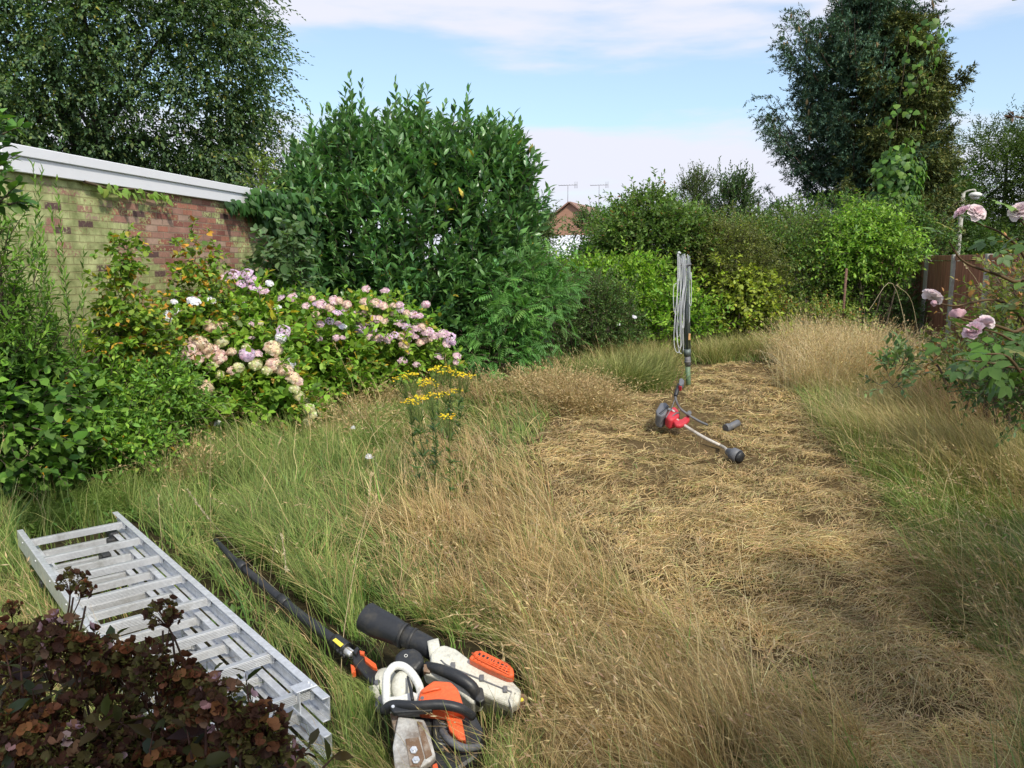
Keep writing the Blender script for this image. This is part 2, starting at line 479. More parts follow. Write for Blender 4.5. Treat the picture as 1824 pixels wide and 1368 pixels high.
at = n('ShaderNodeAttribute'); at.attribute_name = 'col'
tcn = n('ShaderNodeTexCoord'); wv = n('ShaderNodeTexNoise'); wv.inputs['Scale'].default_value = 26; wv.inputs['Detail'].default_value = 12; wv.inputs['Roughness'].default_value = .8
mpn = n('ShaderNodeMapping'); mpn.inputs['Scale'].default_value = (1, 2.2, 1); mpn.inputs['Rotation'].default_value = (0, 0, .5)
t.links.new(tcn.outputs['Object'], mpn.inputs[0]); t.links.new(mpn.outputs[0], wv.inputs['Vector'])
mr_ = n('ShaderNodeMapRange'); mr_.inputs[1].default_value = .3; mr_.inputs[2].default_value = .7; mr_.inputs[3].default_value = .35; mr_.inputs[4].default_value = 1.5
t.links.new(wv.outputs[0], mr_.inputs[0]); v_ = n('ShaderNodeVectorMath'); v_.operation = 'SCALE'
t.links.new(at.outputs['Color'], v_.inputs[0]); t.links.new(mr_.outputs[0], v_.inputs['Scale']); t.links.new(v_.outputs[0], p_.inputs['Base Color'])
b_ = n('ShaderNodeBump'); b_.inputs['Strength'].default_value = .8; b_.inputs['Distance'].default_value = .03
t.links.new(wv.outputs[0], b_.inputs['Height']); t.links.new(b_.outputs[0], p_.inputs['Normal']); t.links.new(p_.outputs[0], o_.inputs[0])
tag(build('ground', gb, gm, None, True), kind='structure')

# ================================================================== box / prism kit (bmesh)
def frame_from(xa, ya):
    X = Vector(xa).normalized(); Y = Vector(ya); Y = (Y-X*Y.dot(X)).normalized(); Z = X.cross(Y)
    return X, Y, Z
def bm_obj(name, bm, mat, parent=None, smooth=False):
    me = bpy.data.meshes.new(name)
    if parent is not None: bmesh.ops.translate(bm, verts=bm.verts, vec=-Vector(parent.location))
    bmesh.ops.recalc_face_normals(bm, faces=bm.faces)
    bm.to_mesh(me); bm.free()
    if smooth:
        me.polygons.foreach_set('use_smooth', np.ones(len(me.polygons), bool))
    for m in (mat if isinstance(mat, (list, tuple)) else [mat]): me.materials.append(m)
    o = bpy.data.objects.new(name, me); COL.objects.link(o)
    if parent is not None: o.parent = parent
    return o
def add_box(bm, c, X, Y, Z, sx, sy, sz, bev=0.0, seg=2, mi=0):
    t = bmesh.new(); bmesh.ops.create_cube(t, size=1)
    if bev: 
        for v in t.verts: v.co = Vector((v.co.x*sx, v.co.y*sy, v.co.z*sz))
        bmesh.ops.bevel(t, geom=t.edges[:]+t.verts[:], offset=bev, segments=seg, profile=.5, affect='EDGES')
    else:
        for v in t.verts: v.co = Vector((v.co.x*sx, v.co.y*sy, v.co.z*sz))
    X, Y, Z, c = Vector(X), Vector(Y), Vector(Z), Vector(c)
    for v in t.verts: v.co = c + X*v.co.x + Y*v.co.y + Z*v.co.z
    join_bm(bm, t, mi)
def join_bm(bm, t, mi=0):
    mp_ = {v: bm.verts.new(v.co) for v in t.verts}
    for f in t.faces:
        try:
            g = bm.faces.new([mp_[v] for v in f.verts]); g.material_index = mi; g.smooth = f.smooth
        except ValueError: pass
    t.free()
def add_prism(bm, pts, nrm, thick, bev=0.0, seg=2, mi=0, taper=1.0):
    """pts: outline in world space on the front face; extruded by -nrm*thick"""
    t = bmesh.new(); nrm = Vector(nrm).normalized()
    vs_ = [t.verts.new(Vector(p)) for p in pts]
    f = t.faces.new(vs_)
    r = bmesh.ops.extrude_face_region(t, geom=[f])
    ext = [e for e in r['geom'] if isinstance(e, bmesh.types.BMVert)]
    c = sum((v.co for v in ext), Vector())/len(ext)
    for v in ext: v.co = c + (v.co-c)*taper - nrm*thick
    bmesh.ops.recalc_face_normals(t, faces=t.faces)
    if bev: bmesh.ops.bevel(t, geom=t.edges[:], offset=bev, segments=seg, profile=.5, affect='EDGES', clamp_overlap=True)
    join_bm(bm, t, mi)
def add_tube(bm, path, r, seg=12, cap=True, mi=0, flat=1.0):
    path = np.asarray(path, float); k = len(path)
    r = np.broadcast_to(np.asarray(r, float), (k,))
    V, Fc = tubes(path[None], r[None], seg)
    vs_ = [bm.verts.new(v) for v in V]
    for f in Fc:
        g = bm.faces.new([vs_[q] for q in f]); g.smooth = True; g.material_index = mi
    if cap:
        for e in (vs_[:seg], vs_[-seg:]):
            g = bm.faces.new(e); g.material_index = mi
def ellipsoid(bm, c, X, Y, Z, sx, sy, sz, seg=16, mi=0):
    t = bmesh.new(); bmesh.ops.create_uvsphere(t, u_segments=seg, v_segments=seg//2+2, radius=1)
    X, Y, Z, c = Vector(X), Vector(Y), Vector(Z), Vector(c)
    for v in t.verts: v.co = c + X*v.co.x*sx + Y*v.co.y*sy + Z*v.co.z*sz
    for f in t.faces: f.smooth = True
    join_bm(bm, t, mi)

# ================================================================== brick building on the left
WD = np.array([.1503, .9886, 0]); WN = np.array([.9886, -.1503, 0])     # along the wall; out of the wall
W0 = np.array([-3.97, 6.44, 0]); UZ = np.array([0, 0, 1.])
def wall_pt(s, z, off=0.0): return W0 + WD*s + UZ*z + WN*off
WT = 2.47
def brickmat():
    m, t = mat_new('painted_brick'); n = t.nodes.new; L = t.links.new
    o = n('ShaderNodeOutputMaterial'); p = n('ShaderNodeBsdfPrincipled'); p.inputs['Roughness'].default_value = .9; p.inputs['Specular IOR Level'].default_value = .2
    tcn = n('ShaderNodeTexCoord')
    br = n('ShaderNodeTexBrick'); br.inputs['Scale'].default_value = 1
    br.inputs['Brick Width'].default_value = .20; br.inputs['Row Height'].default_value = .066; br.inputs['Mortar Size'].default_value = .006
    br.inputs['Mortar Smooth'].default_value = .3; br.inputs['Bias'].default_value = 0
    br.offset = .5; br.squash = 1; br.squash_frequency = 1
    br.inputs['Color1'].default_value = (0, 0, 0, 1); br.inputs['Color2'].default_value = (1, 1, 1, 1); br.inputs['Mortar'].default_value = (.5, .5, .5, 1)
    nd = n('ShaderNodeTexNoise'); nd.inputs['Scale'].default_value = 14; L(tcn.outputs['UV'], nd.inputs['Vector'])
    dv = n('ShaderNodeVectorMath'); dv.operation = 'MULTIPLY_ADD'; dv.inputs[1].default_value = (.008, .008, 0)
    L(nd.outputs['Color'], dv.inputs[0]); L(tcn.outputs['UV'], dv.inputs[2]); L(dv.outputs[0], br.inputs['Vector'])
    # red / plum brick body, a tone per brick
    rb = n('ShaderNodeValToRGB'); c = rb.color_ramp; c.interpolation = 'CONSTANT'
    c.elements[0].color = (.20, .10, .085, 1); c.elements[1].color = (.40, .22, .17, 1); c.elements[1].position = .8
    for q, k in ((.14, (.36, .15, .11, 1)), (.3, (.27, .11, .09, 1)), (.45, (.43, .19, .135, 1)), (.58, (.32, .15, .115, 1)), (.7, (.46, .31, .24, 1)), (.94, (.15, .09, .085, 1))):
        e = c.elements.new(q); e.color = k
    L(br.outputs['Color'], rb.inputs[0])
    # flaking lime paint: more on the left (small u) and low down; breaks up brick by brick
    sx_ = n('ShaderNodeSeparateXYZ'); L(tcn.outputs['UV'], sx_.inputs[0])
    gr = n('ShaderNodeMapRange'); gr.inputs[1].default_value = 1.2; gr.inputs[2].default_value = 2.9; gr.inputs[3].default_value = .24; gr.inputs[4].default_value = -.035
    L(sx_.outputs[0], gr.inputs[0])
    g2 = n('ShaderNodeMapRange'); g2.inputs[1].default_value = 2.0; g2.inputs[2].default_value = 1.15; g2.inputs[3].default_value = -.03; g2.inputs[4].default_value = .15
    L(sx_.outputs[1], g2.inputs[0])
    na = n('ShaderNodeTexNoise'); na.inputs['Scale'].default_value = 1.7; na.inputs['Detail'].default_value = 3; L(tcn.outputs['UV'], na.inputs['Vector'])
    nb = n('ShaderNodeTexNoise'); nb.inputs['Scale'].default_value = 34; nb.inputs['Detail'].default_value = 8; nb.inputs['Roughness'].default_value = .75; L(tcn.outputs['UV'], nb.inputs['Vector'])
    def madd(x, mul, y):
        k = n('ShaderNodeMath'); k.operation = 'MULTIPLY_ADD'; k.inputs[1].default_value = mul; L(x, k.inputs[0])
        if isinstance(y, (int, float)): k.inputs[2].default_value = y
        else: L(y, k.inputs[2])
        return k.outputs[0]
    sm = madd(na.outputs[0], .55, -.27)
    sm = madd(nb.outputs[0], .95, sm)
    sm = madd(br.outputs['Color'], -.30, sm)
    k1 = n('ShaderNodeMath'); L(sm, k1.inputs[0]); L(gr.outputs[0], k1.inputs[1])
    k2 = n('ShaderNodeMath'); L(k1.outputs[0], k2.inputs[0]); L(g2.outputs[0], k2.inputs[1])
    st = n('ShaderNodeMapRange'); st.inputs[1].default_value = .31; st.inputs[2].default_value = .38; L(k2.outputs[0], st.inputs[0])
    nc = n('ShaderNodeTexNoise'); nc.inputs['Scale'].default_value = 6; nc.inputs['Detail'].default_value = 7; L(tcn.outputs['UV'], nc.inputs['Vector'])
    pc = n('ShaderNodeValToRGB'); pc.color_ramp.elements[0].position = .3; pc.color_ramp.elements[0].color = (.27, .30, .12, 1)
    pc.color_ramp.elements[1].position = .7; pc.color_ramp.elements[1].color = (.56, .59, .29, 1); L(nc.outputs[0], pc.inputs[0])
    mo = n('ShaderNodeMix'); mo.data_type = 'RGBA'; mo.inputs[7].default_value = (.33, .24, .18, 1)
    L(br.outputs['Fac'], mo.inputs[0]); L(rb.outputs[0], mo.inputs[6])
    # mortar in the painted part
    pm = n('ShaderNodeMix'); pm.data_type = 'RGBA'; pm.inputs[7].default_value = (.36, .33, .16, 1)
    kf = n('ShaderNodeMath'); kf.operation = 'MULTIPLY'; kf.inputs[1].default_value = .75; L(br.outputs['Fac'], kf.inputs[0])
    L(kf.outputs[0], pm.inputs[0]); L(pc.outputs[0], pm.inputs[6])
    fm = n('ShaderNodeMix'); fm.data_type = 'RGBA'; L(st.outputs[0], fm.inputs[0]); L(mo.outputs[2], fm.inputs[6]); L(pm.outputs[2], fm.inputs[7])
    # darker brown towards the foot, with an uneven edge
    dk = n('ShaderNodeMapRange'); dk.inputs[1].default_value = 1.15; dk.inputs[2].default_value = .45; dk.inputs[3].default_value = 0; dk.inputs[4].default_value = .75
    kz = madd(na.outputs[0], .6, sx_.outputs[1]); kz2 = madd(kz, 1, -.3); L(kz2, dk.inputs[0])
    dm = n('ShaderNodeMix'); dm.data_type = 'RGBA'; dm.inputs[7].default_value = (.10, .085, .055, 1); L(dk.outputs[0], dm.inputs[0]); L(fm.outputs[2], dm.inputs[6])
    # lichen / soot speckle over paint and brick alike
    gm_ = n('ShaderNodeMapRange'); gm_.inputs[1].default_value = .32; gm_.inputs[2].default_value = .66; gm_.inputs[3].default_value = .62; gm_.inputs[4].default_value = 1.12
    gx_ = madd(nc.outputs[0], .5, 0.0); gy_ = madd(nb.outputs[0], .5, gx_); L(gy_, gm_.inputs[0])
    gs_ = n('ShaderNodeVectorMath'); gs_.operation = 'SCALE'; L(dm.outputs[2], gs_.inputs[0]); L(gm_.outputs[0], gs_.inputs['Scale'])
    L(gs_.outputs[0], p.inputs['Base Color'])
    hh = madd(br.outputs['Fac'], -1.0, 1.0); hh = madd(nb.outputs[0], .45, hh)
    b = n('ShaderNodeBump'); b.inputs['Strength'].default_value = .9; b.inputs['Distance'].default_value = .008
    L(hh, b.inputs['Height']); L(b.outputs[0], p.inputs['Normal']); L(p.outputs[0], o.inputs[0])
    return m
bld = thing('garage', 'flat roofed brick garage with flaking lime paint and a white fascia on the left', 'garage', tuple(wall_pt(2.4, 0, -2)))
bm = bmesh.new()
S0, S1 = -1.2, 5.15
def quad(bm, a, b, c, d, mi=0):
    f = bm.faces.new([bm.verts.new(Vector(q)) for q in (a, b, c, d)]); f.material_index = mi; return f
uvl = bm.loops.layers.uv.new('uv')
f = quad(bm, wall_pt(S0, -.1), wall_pt(S1, -.1), wall_pt(S1, WT), wall_pt(S0, WT))
for l, uv in zip(f.loops, ((S0+1, -.1), (S1+1, -.1), (S1+1, WT), (S0+1, WT))): l[uvl].uv = uv
f = quad(bm, wall_pt(S1, -.1), wall_pt(S1, -.1, -4.2), wall_pt(S1, WT, -4.2), wall_pt(S1, WT))
for l, uv in zip(f.loops, ((7, -.1), (11, -.1), (11, WT), (7, WT))): l[uvl].uv = uv
f = quad(bm, wall_pt(S0, -.1, -4.2), wall_pt(S0, -.1), wall_pt(S0, WT), wall_pt(S0, WT, -4.2))
for l, uv in zip(f.loops, ((7, -.1), (11, -.1), (11, WT), (7, WT))): l[uvl].uv = uv
f = quad(bm, wall_pt(S1, -.1, -4.2), wall_pt(S0, -.1, -4.2), wall_pt(S0, WT, -4.2), wall_pt(S1, WT, -4.2))
bm_obj('wall', bm, brickmat(), bld)
M_upvc = wornmat('white_fascia_board', (.78, .79, .84), (.60, .61, .60), rough=.4, amount=.05, scale=.8, fine=.08)
M_felt = attrmat('roof_felt', rough=.95, bump=.4, bscale=60)
M_darkgap = attrmat('dark_plain', rough=.8)
def wbox(bm, s0, s1, z0, z1, o0, o1, bev=0.004, mi=0):
    add_box(bm, wall_pt((s0+s1)/2, (z0+z1)/2, (o0+o1)/2), WD, WN, UZ, s1-s0, o1-o0, z1-z0, bev, 1, mi)
bm = bmesh.new(); wbox(bm, -.08, S1+.05, 2.445, 2.565, .015, .050); bm_obj('fascia', bm, M_upvc, bld)
bm = bmesh.new(); wbox(bm, -.10, S1+.07, 2.568, 2.655, .012, .070, .005); bm_obj('roof_trim', bm, M_upvc, bld)
bm = bmesh.new(); wbox(bm, S0, S1, 2.50, 2.63, -4.2, .010, 0); o = bm_obj('roof', bm, M_felt, bld)
a = o.data.color_attributes.new('col', 'FLOAT_COLOR', 'POINT'); a.data.foreach_set('color', [.08, .08, .085, 1]*len(o.data.vertices))

def setcol(o, c):
    a = o.data.color_attributes.new('col', 'FLOAT_COLOR', 'POINT')
    a.data.foreach_set('color', np.tile([*c, 1], len(o.data.vertices)).astype(np.float32))
    return o

# ================================================================== houses in the distance
def plainbrick(name, c1, c2, mortar, s=1):
    m, t = mat_new(name); n = t.nodes.new; L = t.links.new
    o = n('ShaderNodeOutputMaterial'); p = n('ShaderNodeBsdfPrincipled'); p.inputs['Roughness'].default_value = .9
    tcn = n('ShaderNodeTexCoord'); br = n('ShaderNodeTexBrick'); br.inputs['Scale'].default_value = s
    br.inputs['Brick Width'].default_value = .225; br.inputs['Row Height'].default_value = .075; br.inputs['Mortar Size'].default_value = .009
    br.inputs['Color1'].default_value = (*c1, 1); br.inputs['Color2'].default_value = (*c2, 1); br.inputs['Mortar'].default_value = (*mortar, 1)
    mp_ = n('ShaderNodeMapping'); mp_.inputs['Rotation'].default_value = (rad(90), 0, 0); L(tcn.outputs['Object'], mp_.inputs[0])
    L(mp_.outputs[0], br.inputs['Vector']); nz = n('ShaderNodeTexNoise'); nz.inputs['Scale'].default_value = 1.2; nz.inputs['Detail'].default_value = 5
    L(tcn.outputs['Object'], nz.inputs['Vector']); mx_ = n('ShaderNodeMix'); mx_.data_type = 'RGBA'; mx_.blend_type = 'MULTIPLY'; mx_.inputs[0].default_value = .4
    L(br.outputs['Color'], mx_.inputs[6]); L(nz.outputs[0], mx_.inputs[7]); L(mx_.outputs[2], p.inputs['Base Color']); L(p.outputs[0], o.inputs[0])
    return m
M_hbrick = plainbrick('orange_brick', (.52, .25, .16), (.60, .31, .2), (.45, .35, .27))
M_tile = wornmat('roof_tile', (.30, .17, .13), (.13, .11, .08), rough=.8, amount=.6, scale=2)
M_render = wornmat('white_render', (.60, .63, .58), (.55, .58, .5), rough=.8, amount=.2, scale=1.5)
M_glass = wornmat('window_glass', (.03, .04, .05), (.05, .06, .06), rough=.2, amount=.1, scale=3)
def gable_house(name, label, cx, cy, rot, wd, dp, ez, rz, wallm, roofm, windows, group=None, aerials=()):
    """gable end faces -Y before rotation; returns root"""
    r = thing(name, label, 'house', (cx, cy, 0), group)
    Rm = Matrix.Rotation(rot, 3, 'Z'); C0 = Vector((cx, cy, 0))
    def W(x, y, z): return C0 + Rm @ Vector((x, y, z))
    X, Y = Rm @ Vector((1, 0, 0)), Rm @ Vector((0, 1, 0)); Z = Vector((0, 0, 1))
    bm = bmesh.new(); h = wd/2
    add_prism(bm, [W(-h, -dp/2, 0), W(h, -dp/2, 0), W(h, -dp/2, ez), W(0, -dp/2, rz), W(-h, -dp/2, ez)], -Y, dp)
    bm_obj('wall', bm, wallm, r)
    bm = bmesh.new(); sl = math.atan2(rz-ez, h); ln = math.hypot(rz-ez, h)+.35
    for s in (-1, 1):
        ax = X*s*math.cos(sl)*1 + Z*-math.sin(sl); nn = X*s*math.sin(sl)+Z*math.cos(sl)
        add_box(bm, W(0, 0, rz+.05)+ax*(ln/2)+nn*.06, ax, Y, nn, ln, dp+.5, .1, 0)
    bm_obj('roof', bm, roofm, r)
    for (x, z, ww, hh) in windows:
        bm = bmesh.new(); add_box(bm, W(x, -dp/2-.03, z), X, Y, Z, ww, .08, hh, .01)
        f_ = bm_obj('window', bm, M_render, r)
        bm = bmesh.new()
        for k in (-1, 1): add_box(bm, W(x+k*ww*.235, -dp/2-.075, z), X, Y, Z, ww*.40, .02, hh*.8, 0)
        bm.transform(Matrix.Translation(-C0)); g = bm_obj('pane', bm, M_glass, None); g.parent = f_
    for (x, y, h_) in aerials:
        bm = bmesh.new(); b0 = W(x, y, rz-.2)
        add_tube(bm, [b0, b0+Z*h_], .025, 6); add_tube(bm, [b0+Z*h_-X*.75, b0+Z*h_+X*.75], .02, 5)
        for k in range(7): q = b0+Z*h_+X*(-.7+k*.22); add_tube(bm, [q-Y*.25+Z*.02, q+Y*.25], .012, 4); 
        for k in range(3): q = b0+Z*h_+X*(.55+.1*k); add_tube(bm, [q-Z*.25, q+Z*.25], .012, 4)
        setcol(bm_obj('aerial', bm, M_stem, r), (.25, .25, .27))
    return r
# brick gable behind the hedge: ridge at pixel (1008,362), left eave ~ (985,400)
c = P(1010, 362, 62)
gable_house('brick_house', 'orange brick gable of a distant house with roof aerials above the hedge', c[0]+1.6, 66, rad(-20), 6.2, 8, c[2]-2.3, c[2], M_hbrick, M_tile, [(0, c[2]-3.2, 1.2, 1.1)],
            aerials=((.9, 1.5, 2.0), (-.6, -2.5, 1.7)))
c = P(1000, 421, 34)
gable_house('white_bungalow', 'pale rendered gable with a white roof edge low behind the hedge', c[0]+.9, 37, rad(38), 5.2, 6, c[2]-1.0, c[2], M_render, M_upvc, [(0, c[2]-1.7, 1.0, .9)])
c = P(1835, 408, 46)
gable_house('gabled_house', 'brick and white house with white bargeboards behind the fence at the right edge', c[0]+1.0, 49, rad(22), 6.5, 9, c[2]-2.0, c[2], M_hbrick, M_tile,
            [(-1.2, c[2]-2.5, 1.3, 1.2), (1.2, c[2]-2.5, 1.3, 1.2)])
r = [o for o in COL.objects if o.name == 'gabled_house'][0]
bm = bmesh.new(); Rm = Matrix.Rotation(rad(22), 3, 'Z'); X = Rm @ Vector((1, 0, 0)); Y = Rm @ Vector((0, 1, 0)); Z = Vector((0, 0, 1))
C0 = Vector(r.location); h = 3.25; sl = math.atan2(2.0, h); 
for s in (-1, 1):
    ax = X*s*math.cos(sl)-Z*math.sin(sl); nn = X*s*math.sin(sl)+Z*math.cos(sl)
    add_box(bm, C0+Z*(c[2]+.02)+ax*2.05-Y*4.83, ax, Y, nn, 4.1, .06, .26, .01)
bm_obj('bargeboard', bm, M_upvc, r)

# ================================================================== fence at the right
fr = thing('fence', 'brown board fence with grey concrete posts at the right, behind the roses', 'fence', (8.2, 14.5, 0))
FP0 = np.array([9.22, 18.9, 0]); FD = np.array([-.404, -1.782, 0]); FL = np.linalg.norm(FD); FU = FD/FL; FN = np.array([-FU[1], FU[0], 0])
if FN[0] > 0: FN = -FN
M_conc = wornmat('concrete_post', (.42, .41, .37), (.2, .2, .15), rough=.9, amount=.5, scale=6)
def fencemat():
    m, t = mat_new('stained_board'); n = t.nodes.new; L = t.links.new
    o = n('ShaderNodeOutputMaterial'); p = n('ShaderNodeBsdfPrincipled'); p.inputs['Roughness'].default_value = .75
    tcn = n('ShaderNodeTexCoord'); mp_ = n('ShaderNodeMapping'); mp_.inputs['Scale'].default_value = (6, 6, .5); L(tcn.outputs['Object'], mp_.inputs[0])
    nz = n('ShaderNodeTexNoise'); nz.inputs['Scale'].default_value = 2.5; nz.inputs['Detail'].default_value = 8; L(mp_.outputs[0], nz.inputs['Vector'])
    r_ = n('ShaderNodeValToRGB'); r_.color_ramp.elements[0].position = .32; r_.color_ramp.elements[0].color = (.19, .075, .045, 1)
    r_.color_ramp.elements[1].position = .68; r_.color_ramp.elements[1].color = (.44, .19, .115, 1); L(nz.outputs[0], r_.inputs[0])
    L(r_.outputs[0], p.inputs['Base Color']); b = n('ShaderNodeBump'); b.inputs['Distance'].default_value = .004; L(nz.outputs[0], b.inputs['Height']); L(b.outputs[0], p.inputs['Normal'])
    L(p.outputs[0], o.inputs[0]); return m
M_board = fencemat()
rng = np.random.default_rng(4)
for k in range(0, 8):
    b0 = FP0+FD*k
    bm = bmesh.new(); add_box(bm, b0+UZ*.93, FU, FN, UZ, .11, .12, 1.86, .008); bm_obj('post', bm, M_conc, fr)
    if k < 7:
        bm = bmesh.new(); nb = 13; wbd = (FL-.13)/nb
        for q in range(nb):
            cpt = b0+FU*(.065+wbd*(q+.5))+UZ*(.91)+FN*(.004*(q % 2))
            add_box(bm, cpt, FU, FN, UZ, wbd-.004, .016, 1.66+rng.normal(0, .002), .002, 1)
        bm_obj('panel', bm, M_board, fr)
        bm = bmesh.new()
        add_box(bm, b0+FU*(FL/2)+UZ*1.80, FU, FN, UZ, FL-.12, .05, .10, .006)
        add_box(bm, b0+FU*(FL/2)+UZ*1.01+FN*-.03, FU, FN, UZ, FL-.12, .03, .07, .004)
        bm_obj('rail', bm, M_board, fr)
bm = bmesh.new(); e0 = FP0-FU*.1; dirn = np.array([-.75, .66, 0]); add_box(bm, e0+dirn*.35+UZ*.93, dirn, np.cross(UZ, dirn), UZ, .7, .03, 1.8, .003)
bm_obj('end_panel', bm, M_board, fr)

# ================================================================== street lamp
LY = 26.5; c = P(1716, 344, LY)
sl_ = thing('street_lamp', 'concrete street lamp post with a small glass lantern behind the fence', 'street lamp', (c[0], LY, 0))
bm = bmesh.new(); z1 = c[2]; add_tube(bm, [(c[0]-.06, LY, 0), (c[0]-.03, LY, z1*.5), (c[0], LY, z1)], [.11, .085, .06], 8)
bm_obj('column', bm, M_conc, sl_)
bm = bmesh.new(); add_tube(bm, smooth_path([(c[0], LY, z1-.03), (c[0]+.08, LY, z1+.05), (c[0]+.25, LY, z1+.10), (c[0]+.36, LY, z1+.10), (c[0]+.39, LY, z1+.02)], 12), .03, 6)
bm_obj('bracket', bm, M_conc, sl_)
M_lampshade = wornmat('lantern', (.75, .75, .73), (.5, .5, .48), rough=.3, amount=.2)
bm = bmesh.new(); q = Vector((c[0]+.39, LY, z1-.06)); ellipsoid(bm, q, (1, 0, 0), (0, 1, 0), (0, 0, 1), .20, .2, .095)
bm_obj('shade', bm, M_lampshade, sl_)
bm = bmesh.new(); ellipsoid(bm, q-Vector((0, 0, .08)), (1, 0, 0), (0, 1, 0), (0, 0, 1), .13, .13, .08); bm_obj('bowl', bm, M_lampshade, sl_)

# ================================================================== trees
def broadleaf_tree(name, label, base, trunk_h, ells, pal, leaf, seed, shoots=2500, lps=7, slen=.45, droop=.5, tr=.22, limbs=10, bark=(.12, .11, .10), T=None, clump=160, clump_r=.5, group=None, ang=50, lump=.2, fill=.25, mat=None, up=.1, wid=.55, cat='tree'):
    rng = np.random.default_rng(seed)
    root = thing(name, label, cat, base, group)
    T = T or quad_leaf(wid)
    cp, cn = sample_ells(rng, ells, clump, inner=.55, lump=lump, seed=seed, ls=.9)
    n1 = int(shoots*(1-fill)); ci = rng.integers(0, clump, n1)
    off = rng.normal(0, clump_r, (n1, 3))*np.array([1, 1, .7])
    p1 = cp[ci]+off; d1 = norm(cn[ci]*.5+norm(off)*.5+np.array([0, 0, up])+rng.normal(0, .3, (n1, 3)))
    p2, q2 = sample_ells(rng, ells, shoots-n1, inner=.4, lump=lump, seed=seed, ls=.9)
    d2 = norm(q2*.5+np.array([0, 0, up])+rng.normal(0, .5, (len(p2), 3)))
    pos = np.concatenate([p1, p2]); dr = np.concatenate([d1, d2])
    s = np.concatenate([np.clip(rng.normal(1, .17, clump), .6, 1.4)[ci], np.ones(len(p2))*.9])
    ln = slen*rng.uniform(.5, 1.4, len(pos))
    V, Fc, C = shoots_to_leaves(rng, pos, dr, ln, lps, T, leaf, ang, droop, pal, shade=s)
    b = Buf(); b.add(V, Fc, C); build('crown', b, mat or M_leaf, root)
    bb = Buf(); B0 = np.array(base, float); top = np.array(ells[0][:3])
    pth = smooth_path([B0, B0+UZ*trunk_h*.5+rng.normal(0, .08, 3), B0*.3+top*.7, top+UZ*ells[0][5]*.6], 14)
    V, Fc = tubes(pth[None], np.linspace(tr, tr*.15, 14)[None], 8); bb.add(V, Fc, np.array(bark))
    tk = Buf(); tk.add(V, Fc, np.array(bark)); build('trunk', tk, M_bark, root)
    bb = Buf()
    for k in range(limbs):
        s_ = pth[rng.integers(4, 12)]; e = cp[rng.integers(0, clump)]
        L_ = smooth_path([s_, s_*.45+e*.55+UZ*.25+rng.normal(0, .15, 3), e], 9)
        V, Fc = tubes(L_[None], np.linspace(tr*.3, tr*.05, 9)[None], 5); bb.add(V, Fc, np.array(bark)*.8)
        for m in range(4):
            s2 = L_[rng.integers(3, 8)]; e2 = s2+norm(rng.normal(size=3)*np.array([1, 1, .5]))*rng.uniform(.5, 1.3)*ells[0][3]*.25
            V, Fc = tubes(smooth_path([s2, (s2+e2)/2+rng.normal(0, .05, 3), e2], 5)[None], np.linspace(tr*.09, tr*.02, 5)[None], 4); bb.add(V, Fc, np.array(bark)*.7)
    build('limbs', bb, M_bark, root)
    return root

BIRCH = [(.06, .12, .06, 4), (.085, .155, .07, 3), (.12, .18, .07, 1.4), (.04, .085, .045, 2.4), (.22, .22, .05, .12)]
# big pendulous tree above the garage
Yb = 15.5
broadleaf_tree('birch_tree', 'big weeping birch with hanging twigs above the garage roof', (-7.6, Yb+.5, 0), 3.5,
    [E(150, 110, Yb, 2.5, 2.2, 2.8), E(300, 120, Yb, 1.6, 1.7, 2.1), E(375, 50, Yb, .75, 1.1, 1.2), E(-60, 60, Yb+.5, 2.6, 2.4, 3.0), E(60, 230, Yb-.5, 1.9, 1.6, 1.3), E(280, 230, Yb, 1.7, 1.5, 1.0), E(395, 180, Yb, .65, 1.1, .8), E(380, 280, Yb, .75, 1.0, .65), E(230, -80, Yb, 2.2, 2.2, 2.2)],
    BIRCH, .105, 11, shoots=17000, lps=10, slen=.42, droop=.4, clump=420, clump_r=.33, limbs=26, bark=(.10, .085, .07), lump=.13, fill=.3, up=-.05, ang=52)
broadleaf_tree('willow', 'small grey green willow between garage roof and laurel', (-4.9, 17.5, 0), 1.6,
    [E(505, 325, 17.5, .75, .8, .6), E(470, 300, 17.6, .6, .7, .8), E(540, 310, 17.5, .5, .6, .7)],
    [(.09, .13, .08, 3), (.06, .1, .05, 2)], .085, 12, shoots=360, lps=9, slen=.4, droop=.25, clump=34, clump_r=.22, limbs=12, tr=.08, T=quad_leaf(.28), up=.35, cat='tree')

